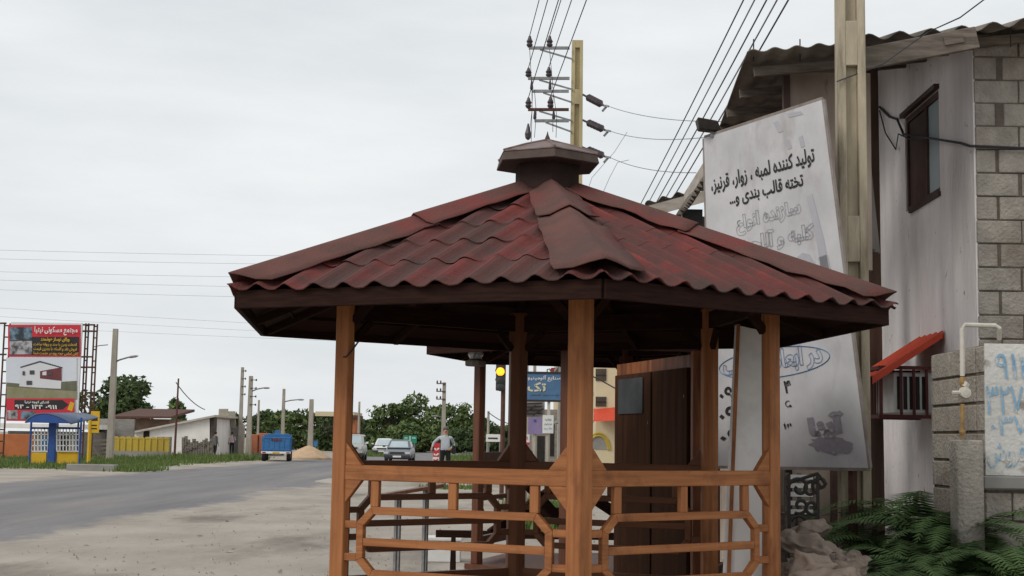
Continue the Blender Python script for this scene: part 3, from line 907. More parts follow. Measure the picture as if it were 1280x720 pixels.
def build_near_poles():
    # concrete pole in front of the building, with pockets
    p = gx(1066, 11.45)
    t = concrete_pole('weathered concrete pole with recessed pockets standing between white sign and building', 2.80, 11.45, 8.2, .245, CONC, taper=.86, turn=-.12)
    rack = MB()
    rack.box((2.66, 11.28, 5.7), (2.70, 11.32, 7.0))
    rr = rack.build('wire_rack', IRON, t)
    zs = (6.82, 6.57, 6.32, 6.12, 5.92)
    for i, z in enumerate(zs):
        b = MB(); b.lathe([(.02, -.04), (.035, -.035), (.02, 0), (.035, .035), (.02, .04)], (2.62, 11.3, z), 8)
        b.build('insulator', PORC, rr)
    for i, z in enumerate(zs):
        wire('slack black overhead wire rising past the building roof to the upper right',
             [(2.62, 11.3, z), (2.30 + .01 * i, 52, z - .7)], .009, .35, 22, 'low voltage wires beside the building', WIREG if i % 2 else WIREM)
        wire('slack black overhead wire rising past the building roof to the upper right',
             [(2.62, 11.3, z), (2.70, -30, z)], .009, .3, 6, 'low voltage wires beside the building')
    concrete_pole('distant slim concrete pole carrying the low voltage wires, beyond the front gazebo post', 2.25, 52, 7.4, .3, CONCF, pockets=False)

    # high voltage pole with cross arms
    x, y = at(718, 300, 35).x, 35.0
    h = at(718, 52, y).z
    t = concrete_pole('tall yellowish concrete power pole with cross arms above the gazebo cupola', x + .02, y, h, .38, CONCY, taper=.72)
    ins = []
    def arm(py, px0, px1, r=.035, rust=False):
        a, e = at(px0, py, y - .22), at(px1, py, y - .22)
        b = MB(); b.bar(a, e, .06, .07)
        o = b.build('cross_arm', RUST if rust else STEEL, t)
        b = MB(); b.bar(at(px0 + 14, py + 2, y - .22), at(px1 + 4, py + 14, y - .2), .03, .04)
        b.build('arm_brace', STEEL, o)
        return o
    def pin(o, px, py0, py1):
        a, e = at(px, py1, y - .22), at(px, py0, y - .22)
        hh = (e - a).length
        b = MB(); b.lathe([(.02, 0), (.05, .02), (.085, hh * .25), (.06, hh * .4), (.085, hh * .55), (.05, hh * .75), (.03, hh)], a, 8)
        b.build('insulator', PORC, o)
        return e
    for py, p0, p1, pins, rst in ((60, 661, 712, ((662, 45, 60), (687, 45, 60)), False), (98, 660, 712, ((660.5, 85, 97), (686, 84, 97)), False),
                             (114, 665, 711, (), False), (137, 660, 711, ((660.5, 122, 136), (688, 121, 136)), True), (151, 668, 711, (), False)):
        o = arm(py, p0, p1, rust=rst)
        for q in pins:
            ins.append(pin(o, *q))
    for (px, py, dx) in ((664.5, 113, 0), (687.5, 113, 0), (668.5, 150, 0), (692, 150, 0)):
        a = at(px, py, y - .22); e = at(px + .5, py - 14, y - .22)
        b = MB(); b.lathe([(.015, 0), (.045, .05), (.03, (e - a).length * .6), (.012, (e - a).length)], a, 6)
        b.build('jumper_insulator', PORC, t)
    for p in ins:
        e = p + Vector((2.7, -45, .25))
        wire('thin high voltage wire running up and overhead from the power pole cross arms', [p, e], .012, .12, 16, 'high voltage wires above the cupola', WIREM)
    # jumpers hanging down the left side of the arms
    for (x0, y0, x1, y1) in ((662, 60, 664, 178), (664.5, 98, 661, 175), (687, 62, 691, 165), (668, 112, 668, 172), (692, 118, 695, 172)):
        a, e = at(x0, y0, y - .35), at(x1, y1, y - .35)
        wire('thin jumper cable hanging beside the power pole insulators', [a, a.lerp(e, .5) + Vector((.05, 0, 0)), e], .010, group='jumper cables on the power pole', m=WIREM)
    b = MB()
    a = at(660, 175, y - .3)
    b.lathe([(.02, 0), (.07, .05), (.085, .16), (.05, .28), (.02, .42)], a, 8)
    bb = b.build('hanging_insulator', PORC, t)
    # strain insulators pulling to the right
    for i, (x0, y0, x1, y1, x2, y2) in enumerate(((728, 118, 755, 132, 902, 152), (728, 150, 757, 163, 880, 172), (728, 184, 757, 196, 870, 216))):
        a, e = at(x0, y0, y - .1), at(x1, y1, y - 1.0)
        b = MB()
        d = e - a
        pts, rad = [], []
        for k in range(17):
            f = k / 16
            pts.append(a + d * f); rad.append(.028 if f < .2 or f > .85 else (.10 if k % 2 else .055))
        b.tube(pts, rad, 8)
        o = b.build('strain_insulator', PORC, t)
        b = MB(); b.bar(e, at(x1 + 6, y1 + 1, y - 1.1), .03, .05); b.bar(e + Vector((.08, 0, 0)), at(x1 - 2, y1 + 7, y - 1.05), .04, .05)
        b.build('clamp', STEEL, o)
        f = at(x2, y2, y - 14.0)
        wire('pale branch wire leaving the power pole to the right', [at(x1 + 6, y1 + 1, y - 1.1), f], .009, .1, 10, 'branch wires right of the power pole', WIREG)
    for (pts) in (((784, 165), (768, 190), (740, 222), (733, 242)), ((786, 200), (772, 203), (762, 222), (752, 245))):
        wire('thin slack drop wire hanging right of the power pole', [at(px, py, 34.0) for px, py in pts], .008, m=WIREG, group='slack drop wires right of the power pole')
build_near_poles()

def build_far_poles():
    # street light pole by the bus shelter
    p = gd(137, 575); Y = p.y
    t = concrete_pole('grey concrete street light pole beside the yellow bus stop sign', p.x, Y, at(138, 411, Y).z, .36, CONCF, pockets=False, taper=.7)
    street_lamp_arm(t, at(139, 455, Y), at(160, 452, Y) - at(139, 455, Y), .25)
    b = MB(); b.tube([at(135, 431, Y), at(124, 432, Y), at(116, 434, Y)], .03, 5); b.build('side_arm', STEEL, t)
    for px, top, Y, lab, w in ((300, 459, 112, 'left and taller of the two concrete poles by the corrugated gate', .30), (311, 470, 106, 'right of the two concrete poles by the corrugated gate, with short arms', .38),
                               (353, 486, 118, 'slim concrete lamp pole behind the blue pickup', .30), (388, 499, 112, 'short pale concrete pole by the sand heap', .42),
                               (322, 500, 135, 'faint thin pole between the gate and the orange brick stack', .22)):
        x = gx(px, Y).x
        h = at(px, top, Y).z
        t = concrete_pole(lab, x, Y, h, w, CONCF, pockets=False, taper=.7)
        if px in (300, 311):
            for k in range(4):
                z = h - .3 - k * .62
                b = MB(); b.bar((x, Y - .2, z), (x + (.28 if px == 300 else .42), Y - .2, z), .05, .05)
                ar = b.build('insulator_bracket', IRON, t)
                b = MB(); b.lathe([(.03, -.08), (.07, -.05), (.03, 0), (.07, .05), (.03, .08)], (x + (.3 if px == 300 else .45), Y - .2, z), 6); b.build('insulator', PORC, ar)
        if px == 311:
            street_lamp_arm(t, (x, Y, h - 1.2), (1.0, -.4, 0), .3)
        if px == 353:
            street_lamp_arm(t, (x, Y, h - 1.1), (1.2, -.3, 0), .2)
    # pole with cross arms behind the man
    Y = 100
    x = gx(554, Y).x; h = at(554, 478, Y).z
    t = concrete_pole('far concrete pole with cross arms against the trees behind the man', x, Y, h, .34, CONCF, pockets=False)
    for k in range(3):
        z = h - .1 - k * .55
        b = MB(); b.bar((x - .55, Y - .2, z), (x + .1, Y - .2, z), .06, .07); ar = b.build('cross_arm', RUST, t)
        for q in (-.5, -.25):
            b = MB(); b.lathe([(.03, 0), (.07, .06), (.03, .2)], (x + q, Y - .2, z + .03), 6); b.build('insulator', PORC, ar)
    street_lamp_arm(t, (x, Y, at(554, 524, Y).z), (-.35, -.2, 0), .2)
    # thin dark timber pole near the white shed
    p = gx(219, 92)
    b = MB(); b.tube([(p.x, 92, 0), (p.x + .05, 92, at(219, 473, 92).z)], [.09, .06], 6)
    tag(b.build('timber_pole', RUST), 'thin dark pole with a guy wire in front of the white shed', 'pole')
    a = at(220, 478, 92); e = at(256, 512, 98)
    wire('slack wire dropping from the thin dark pole towards the white shed', [a, e], .03, .25, 8)
    # short post seen past the front left gazebo post
    p = gx(448, 130)
    b = MB(); b.tube([(p.x, 130, 0), (p.x, 130, at(448, 502, 130).z)], [.14, .10], 6)
    tag(b.build('timber_pole', CONCF), 'bare thin far pole above the white off-road car', 'pole')
    p = gx(610, 95)
    b = MB(); b.tube([(p.x, 95, 0), (p.x, 95, at(610, 514, 95).z)], [.11, .08], 6)
    tag(b.build('timber_pole', CONCF), 'thin far pole in the gap right of the slim rear gazebo post', 'pole')
    wire('thin far wire falling right from the pole behind the slim rear post', [at(610, 515, 95), at(640, 531, 80)], .03, .1, 6)
    # long span wires across the left sky
    for i, (y0, x1, y1, Y) in enumerate(((311, 420, 318, 70), (322, 400, 328, 72), (338, 390, 345, 72), (348, 330, 358, 74), (360, 330, 371, 74),
                                         (381, 420, 416, 80), (392, 420, 424, 82), (404, 420, 430, 84))):
        wire('very thin pale wire spanning the sky left of the gazebo', [at(-60, y0, Y), at(x1 + 220, y1 + 4, Y + 8)], .008, .1, 12,
             'span wires across the left sky', WIREG)
    wire('black cable end hanging under the front left eave of the gazebo', [at(448, 427, 8.5), at(440, 438, 8.45), at(433, 446, 8.4), at(429, 446, 8.4)], .006)
build_far_poles()

# ------------------------------------------------------------------ building on the right
def build_house():
    c = Vector((4.11, 12.3, 0))               # near corner
    far = Vector((4.18, 15.9, 0))
    d = (far - c).normalized(); n = Vector((-d.y, d.x, 0))   # towards the road
    if n.x > 0: n = -n
    Hh = 5.0
    t = thing('house', 'two storey house of white plaster and bare cement blocks under a corrugated roof', 'house', (4.2, 12.3, 0))
    L = (far - c).length
    s0, s1, z0, z1 = 1.07, 2.33, 4.05, 5.06     # window opening along the plaster wall
    def P(s, z, o=0): return c + d * s + n * o + Vector((0, 0, z))
    def wallbox(b, sa, sb, za, zb, o0=-.2, o1=0, zc=None):
        zc = zb if zc is None else zc
        b.hexa([P(sa, za, o1), P(sa, za, o0), P(sb, za, o0), P(sb, za, o1), P(sa, zb, o1), P(sa, zb, o0), P(sb, zb, o0), P(sb, zc, o1)] if zc == zb else
               [P(sa, za, o1), P(sa, za, o0), P(sb, za, o0), P(sb, za, o1), P(sa, zb, o1), P(sa, zb, o0), P(sb, zc, o0), P(sb, zc, o1)])
    def zr_(sv): return 5.13 + .19 * (sv + .5)      # underside of the roof over the wall
    b = MB()
    wallbox(b, .012, s0, 0, zr_(0), zc=zr_(s0)); wallbox(b, s1, L, 0, zr_(s1), zc=zr_(L))
    wallbox(b, s0, s1, 0, z0); wallbox(b, s0, s1, z1, zr_(s0), zc=zr_(s1))
    b.build('plaster_wall', PLASTER, t)
    sm = s0 + .50
    b = MB()
    for sa, sb, za, zb in ((s0, s1, z0, z0 + .05), (s0, s1, z1 - .06, z1), (s0, s0 + .04, z0 + .05, z1 - .06), (s1 - .05, s1, z0 + .05, z1 - .06), (sm, sm + .07, z0 + .05, z1 - .06)):
        wallbox(b, sa, sb, za, zb, -.10, -.015)
    w = b.build('window', WINFR, t)
    b = MB(); wallbox(b, s0 + .04, sm, z0 + .05, z1 - .06, -.05, -.04); b.build('pane', GLASS, w)
    b = MB(); wallbox(b, sm + .07, s1 - .05, z0 + .05, z1 - .06, -.06, -.035); b.build('shutter', WINFR, w)
    b = MB(); wallbox(b, s0 - .02, s1 + .03, z1 + .003, z1 + .05, -.03, .05); b.build('lintel', WINFR, w)
    b = MB(); wallbox(b, s0 - .02, s1 - .2, z0 - .045, z0 - .003, -.03, .03); b.build('sill', WINFR, w)
    # timber post at the far end of the plaster
    b = MB()
    q = at(1097, 300, 14.6)
    b.bar((3.72, 14.4, 0), (3.70, 14.4, 5.62), .19, .16, (0, 1, 0))
    b.build('timber_post', mat('brown old post', (.13, .085, .065), (.085, .055, .042), 2, (8, 8, .6), .9, .2), t, bevel=.01)
    b = MB(); b.bar((3.59, 14.2, 0), (3.57, 14.2, 5.2), .05, .05, (0, 1, 0)); b.build('rusty_pipe', RUST, t)
    # cement block wall facing the viewer: real blocks with recessed mortar
    b = MB(); m2 = MB()
    r = random.Random(5)
    X0, X1, Yw = 4.12, 8.2, 12.30
    m2.box((X0 + .01, Yw + .006, 0), (X1, Yw + .19, 5.35))
    m2.build('mortar_bed', MORTAR, t)
    for k in range(25):
        z = k * .212
        x = X0 - .0
        wl = (.12 if k % 2 else .40)
        first = True
        while x < X1:
            w_ = .205 if (k % 2 and first) else .40
            g = .0
            if r.random() < .35: g = r.uniform(.006, .032)
            xa, xb = x + (.0 if first else .003), min(x + w_, X1)
            b.box((xa + g * .3, Yw - r.uniform(0, .012), z + .004), (xb - .006 - g, Yw + .18, z + .208 - r.uniform(0, .007)))
            x += w_ + (.05 if (k % 2 and r.random() < .25) else 0)
            first = False
    b.build('block_wall', BLOCK, t, bevel=.006)
    # roof: corrugated fibre cement, low pitch rising to the right, running back along the road
    Ye, Yb = 11.75, 19.0
    a = at(934, 64, Ye)
    e = at(1290, 28, Ye)
    sl = (e.z - a.z) / (e.x - a.x)
    def sheet(name, p0, ux, vy, wdt, lng, per, amp, m, parent, nv=3, jit=.03, solid=.008):
        b = MB()
        p0, ux, vy = Vector(p0), Vector(ux).normalized(), Vector(vy).normalized()
        nn = ux.cross(vy).normalized()
        n_ = int(wdt / per * 8)
        rows = []
        rr = random.Random(int(wdt * 100))
        for j in range(nv + 1):
            v = lng * j / nv
            rows.append(b.add([p0 + ux * (wdt * i / n_) + vy * (v + (jit * (mnoise.noise((wdt * i / n_ * 2, j, 2.2))) if j in (0, nv) else 0)) + nn * (amp * sin(2 * pi * wdt * i / n_ / per) + .03 * mnoise.noise((wdt * i / n_ * .7, v * .5, 4))) for i in range(n_ + 1)]))
        for j in range(nv):
            for i in range(n_):
                b.face(rows[j] + i, rows[j] + i + 1, rows[j + 1] + i + 1, rows[j + 1] + i)
        return b.build(name, m, parent, smooth=True, solid=solid)
    ux = Vector((1, 0, sl)).normalized()
    XS = 3.02                                    # the open left part is level, the part over the rooms rises to the back
    zS = a.z + (XS - a.x) * sl
    sheet('roof_sheet', (a.x, Ye, a.z), ux, (.06, 1, -.015), XS - a.x, 2.9, .19, .015, ASBEST, t, jit=.06)
    sheet('roof_sheet', (XS - .05, Ye, zS + .012), ux, (0, 1, .19), 5.2, 4.6, .27, .030, ASBEST, t)
    for i in range(4):
        y_ = Ye + .35 + i * .78
        b = MB(); b.bar((a.x + .12, y_, a.z - .09), (XS + .3, y_, zS - .09), .05, .08); b.build('rafter', RAWWOOD, t)
        b = MB(); b.bar((XS, y_ + .12, zS + .19 * (y_ - Ye) - .08), (XS + 4.8, y_ + .12, zS + 4.8 * sl + .19 * (y_ - Ye) - .08), .05, .08); b.build('rafter', RAWWOOD, t)
    p0, p1 = at(1078, 74, Ye - .05), at(1221, 47, Ye - .05)
    b = MB(); b.bar(p0, p1, .05, .19); b.build('barge_board', RAWWOOD, t, bevel=.006)
    p0 = at(1180, 52, Ye - .08)
    b = MB(); b.bar(p0, at(1204, 48, Ye - .08), .03, .07); b.build('barge_patch', RAWWOOD, t)
    for i, px in enumerate((1263, 942, 1000)):
        q = at(px, 42 if px > 1200 else 60, Ye + .2)
        b = MB(); b.tube([q - Vector((0, 0, .12)), q + Vector((0, 0, .08))], .006, 5); b.build('roof_hook', IRON, t)
    # stained upper wall behind the sign with two dark posts
    b = MB()
    b.box((2.49, 12.42, 3.15), (3.22, 12.52, zS - .12)); b.build('stained_wall', PLASTER_B, t)
    b = MB(); b.box((2.43, 12.40, 0), (2.488, 12.48, zS - .12)); b.build('corner_post', WINFR, t)
    b = MB(); b.box((2.96, 15.95, 0), (4.2, 16.1, 5.85)); b.build('rear_wall', PLASTER_B, t)
    for x_ in (2.90, 3.62):
        b = MB(); b.box((x_, 15.80, 0), (x_ + .09, 15.92, 5.75)); b.build('corner_post', WINFR, t)
    b = MB(); b.box((2.96, 16.1, 0), (3.10, 20.0, 5.0)); b.build('side_wall', PLASTER_B, t)
    # drooping eave of sheets along the road side
    uxx = Vector((-.55, 0, -.62)).normalized()
    uxx = Vector((-.45, 0, -.75)).normalized()
    sheet('eave_sheet', (2.42, 15.35, 4.99), Vector((0, 1, -.01)), uxx, 2.5, .62, .21, .03, ASBEST, t, nv=2, jit=.1)
    b = MB()
    b.bar((2.20, 15.38, 4.72), (2.20, 17.7, 4.66), .03, .2); b.bar((2.15, 15.32, 4.76), (3.0, 15.32, 4.9), .03, .2)
    b.build('eave_board', mat('pale eave board', (.42, .38, .33), (.3, .26, .22), 3, (1, 1, 4), .9), t)
    b = MB(); b.box((2.62, 15.9, 0), (2.95, 16.1, 4.9)); b.build('side_pier', PLASTER_B, t)
    t7 = thing('lean_to', 'low lean-to with corrugated roof and brown wall beyond the left edge of the signboard', 'lean-to', (2.9, 21, 0))
    Yl = 20.6
    pa, pb = at(806, 254, Yl - .5), at(866, 236, Yl - .5)
    sheet('roof_sheet', pa, (pb - pa), Vector((.1, 1, .12)), (pb - pa).length + 1.2, 2.2, .22, .03, ASBEST, t7, nv=2, jit=.05)
    b = MB(); b.bar(pa + Vector((0, -.02, -.14)), pb + Vector((.9, -.02, .1)), .03, .16); b.build('eave_board', MATS['pale eave board'], t7)
    b = MB(); q0, q1 = at(822, 300, Yl), at(900, 300, Yl); b.box((q0.x, Yl, 0), (q1.x, Yl + 2, pa.z - .1)); b.build('wall', mat('brown painted wall', (.13, .085, .065), (.085, .055, .042), 2), t7)
    b = MB(); q0, q1 = at(852, 292, Yl), at(878, 262, Yl); b.box((q0.x, Yl - .02, q0.z), (q1.x, Yl + .05, q1.z)); b.build('window', GLASS_D, t7)
    b = MB(); q0 = at(849, 292, Yl); b.box((q0.x - .04, Yl - .05, 0), (q0.x + .04, Yl - .021, pa.z - .1)); b.build('post', WHITEP, t7)
    # loose sheets stacked behind the sign's right edge
    sheet('loose_sheet', (3.0, 12.4, 3.5), Vector((.4, .55, -.1)), Vector((-.05, .2, 1)), .8, 1.1, .12, .015, CONCG, t, nv=2)
    # graffiti covered stub wall, with gas riser
    t2 = thing('stub_wall', 'low cement block stub wall with white painted face and blue graffiti', 'wall', (4.3, 10.6, 0))
    b = MB(); m2 = MB()
    X0, Yw = at(1229, 500, 10.2).x, 10.2
    top = at(1240, 428, Yw).z
    m2.box((X0 + .012, Yw + .014, 0), (X0 + 1.6, Yw + 1.25, top - .02)); m2.build('mortar_bed', MORTAR, t2)
    k = 0; z = 0.0
    while z < top - .05:
        zt_ = min(z + .205, top)
        x = X0
        first = True
        while x < X0 + 1.6:
            w_ = .2 if (first and k % 2) else .4
            b.box((x + .004, Yw - r.uniform(0, .01), z + .008), (min(x + w_, X0 + 1.6) - .01, Yw + .16, zt_ - .004)); x += w_; first = False
        y_ = Yw + .165; first = True
        while y_ < Yw + 1.2:
            w_ = .2 if (first and k % 2 == 0) else .4
            b.box((X0 - r.uniform(0, .008), y_ + .006, z + .008), (X0 + .16, min(y_ + w_, Yw + 1.25) - .008, zt_ - .004)); y_ += w_; first = False
        z += .213; k += 1
    b.build('blocks', BLOCK, t2, bevel=.006)
    zb, zt_ = at(1240, 594, Yw).z, top - .01
    b = MB(); b.hexa([(X0 + .0, Yw - .026, zb), (X0 + 1.5, Yw - .026, zb), (X0 + 1.5, Yw - .011, zb), (X0 + .0, Yw - .011, zb),
                      (X0 + .01, Yw - .026, zt_), (X0 + 1.5, Yw - .026, zt_), (X0 + 1.5, Yw - .011, zt_), (X0 + .01, Yw - .011, zt_)])
    pf = b.build('painted_face', mat('flaking white wall paint', (.66, .65, .62), (.56, .55, .52), 2, rough=.9, bump=.5, bscale=30, c3=(.28, .25, .22), s3=5, c3lo=.58, c3hi=.68), t2)
    for s, px, py, w_, h_ in (('۹۱۱', 1263, 458, 36, 32), ('۳۲۷', 1256, 500, 46, 36), ('۰۳۷', 1262, 532, 46, 24), ('فروش', 1258, 568, 46, 32)):
        o = lettering(s, at(px, py, Yw - .034), (1, 0, 0), (0, 0, 1), w_ * Yw / FPX, h_ * Yw / FPX, BLUEG, pf, 'graffiti', bold=.0, depth=.0)
    # plinth course below the paint
    b = MB(); b.box((X0 - .02, Yw - .035, zb - .10), (X0 + 1.5, Yw - .011, zb - .004)); b.build('ledge', CONCG, t2, bevel=.01)
    # round-edged concrete footing with the riser
    q = at(1212, 620, 10.0)
    t3 = thing('concrete_stump', 'rough grey concrete stump below the gas pipe by the stub wall', 'stump', (q.x, 10.0, 0))
    b = MB()
    zt_ = at(1212, 550, 10.0).z
    rr = []
    for i in range(6):
        z = zt_ * i / 5
        rr.append([Vector((q.x + (.095 + .02 * mnoise.noise((i, k_, 1))) * cx_, 10.05 + .1 * cy_, z)) for k_, (cx_, cy_) in enumerate(((-1, -.8), (-.6, -1), (.6, -1), (1, -.8), (1, 1), (-1, 1)))])
    b.rings(rr); b.build('stump', BLOCK, t3, bevel=.01)
    # gas meter pipe
    Yp = 9.93
    t4 = thing('gas_riser', 'white and yellow gas pipe with round regulator fixed to the stub wall', 'gas pipe', (q.x, Yp, 0))
    b = MB(); b.tube([at(1203, 470, Yp), at(1202.5, 412, Yp), at(1206, 406, Yp), at(1244, 407, Yp), at(1249, 410, Yp), at(1249, 424, Yp + .05)], .017, 8); b.build('upper_pipe', PIPEW, t4)
    b = MB(); b.tube([at(1203, 548, Yp), at(1203, 505, Yp)], .015, 8); b.tube([at(1203, 484, Yp), at(1203, 471, Yp)], .017, 8)
    b.lathe([(.021, -.015), (.024, 0), (.021, .015)], at(1203, 540, Yp), 8); b.lathe([(.021, -.02), (.024, 0), (.021, .02)], at(1203, 478, Yp), 8)
    b.build('yellow_pipe', PIPEY, t4)
    b = MB()
    cc = at(1205, 491, Yp)
    b.lathe([(.018, -.05), (.038, -.045), (.044, -.01), (.034, .02), (.02, .045)], cc, 12, 'Y')
    b.tube([cc + Vector((-.09, -.02, 0)), cc + Vector((.03, -.02, 0))], .014, 6)
    b.tube([cc + Vector((0, 0, .04)), cc + Vector((.02, 0, .07))], .03, 8)
    b.build('regulator', PIPEW, t4, smooth=False)
    # orange red awning sheet over the caged cooler
    t5 = thing('awning', 'small orange red sheet awning above the caged cooler on the white wall', 'awning', (3.9, 12.4, 0))
    b = MB()
    A, B, Cc, D = at(1180, 414, 12.0), at(1091, 455, 12.35), at(1091, 472, 12.3), at(1183, 421, 11.95)
    # sloping sheet: upper edge on the wall, lower edge out over the cage
    w0, w1 = P(.98, at(1181, 414, 13.28).z, .02), P(1.95, at(1181, 414, 13.28).z, .02)
    o0, o1 = at(1091, 470, 13.2), None
    o0 = Vector((o0.x, 13.2, o0.z)); o1 = o0 + (w1 - w0)
    sv_ = (o0 - w0)
    nu = 9
    b2 = MB(); rows = []
    for j in range(2):
        base0, base1 = (w0, w1) if j == 0 else (o0, o1)
        rows.append(b2.add([base0.lerp(base1, i / 24) + Vector((0, 0, .012 * sin(i * 1.3))) for i in range(25)]))
    for i in range(24): b2.face(rows[0] + i, rows[0] + i + 1, rows[1] + i + 1, rows[1] + i)
    b2.build('sheet', ORANGER, t5, solid=.006)
    b = MB(); b.prism([w0 + Vector((0, .0, -.01)), o0 + Vector((0, 0, .0)), o0 + Vector((0, 0, -.075)), w0 + Vector((0, 0, -.06))], (0, .012, 0)); b.build('end_flap', ORANGER, t5)
    # cage with cooler
    t6 = thing('caged_cooler', 'window cooler inside a dark red steel cage on the white wall', 'air cooler', (3.9, 12.9, 0))
    zt_, zb_ = at(1150, 460, 13.3).z, at(1150, 521, 13.3).z
    x0, x1 = at(1101, 490, 13.3).x, 4.12
    y0, y1 = 13.3, 14.1
    b = MB()
    for z in (zt_, zb_):
        b.bar((x0, y0, z), (x1, y0, z), .035, .035); b.bar((x0, y1, z), (x1, y1, z), .035, .035); b.bar((x0, y0, z), (x0, y1, z), .035, .035)
    for x_, y_ in ((x0, y0), (x0, y1), (x1 - .02, y0)):
        b.bar((x_, y_, zb_), (x_, y_, zt_), .03, .03, (0, 1, 0))
    for i in range(1, 5):
        b.bar((x0 + (x1 - x0) * (.2 + .2 * i) - .05, y0, zb_), (x0 + (x1 - x0) * (.2 + .2 * i) - .05, y0, zt_), .024, .024, (0, 1, 0))
    for i in range(1, 7):
        b.bar((x0, y0 + (y1 - y0) * i / 7, zb_), (x0, y0 + (y1 - y0) * i / 7, zt_), .012, .012, (0, 1, 0))
    b.build('cage', mat('dark red steel', (.10, .025, .022), (.07, .02, .018), 6, rough=.7), t6)
    b = MB(); b.box((x0 + .14, y0 + .06, zb_ + .03), (4.10, y1 - .1, zt_ - .04)); bd = b.build('cooler_body', mat('cooler white', (.66, .65, .62), (.52, .51, .49), 5, rough=.6), t6, bevel=.01)
    b = MB()
    for i in range(5):
        x_ = x0 + .17 + i * (3.98 - x0 - .17) / 5
        b.box((x_, y0 + .052, zb_ + .07), (x_ + (3.98 - x0 - .17) / 5 * .62, y0 + .059, zt_ - .08))
    b.build('grille', DARK, bd)
    # wires along the plaster wall
    wire('black cable tied across the white plaster wall below the roof', [P(3.3, 5.42, .03), P(2.85, 5.20, .03), P(2.45, 5.08, .05), P(2.2, 4.86, .05), P(1.2, 4.60, .06), P(.3, 4.36, .03), P(-.04, 4.26, .05), (4.6, 12.24, 4.24), (5.2, 12.24, 4.26)], .014, name='wall_cable')
    wire('second thinner cable sagging beside the window', [P(3.3, 5.38, .03), P(3.0, 5.05, .04), P(2.6, 4.78, .03), P(2.45, 4.92, .04), P(1.9, 4.74, .06), P(1.3, 4.62, .06)], .008, name='wall_cable')
    wire('thin cable climbing from the concrete pole to the upper right sky', [at(1046, 102, 11.3), at(1104, 80, 11.4), at(1160, 40, 11.5), at(1200, 22, 11.3), at(1240, -8, 11.0), at(1330, -90, 10.4)], .007)
    wire('thin cable hanging on the block wall', [(4.62, 12.25, 4.25), (4.74, 12.26, 4.42), (4.8, 12.26, 4.8)], .007, name='wall_cable')
build_house()

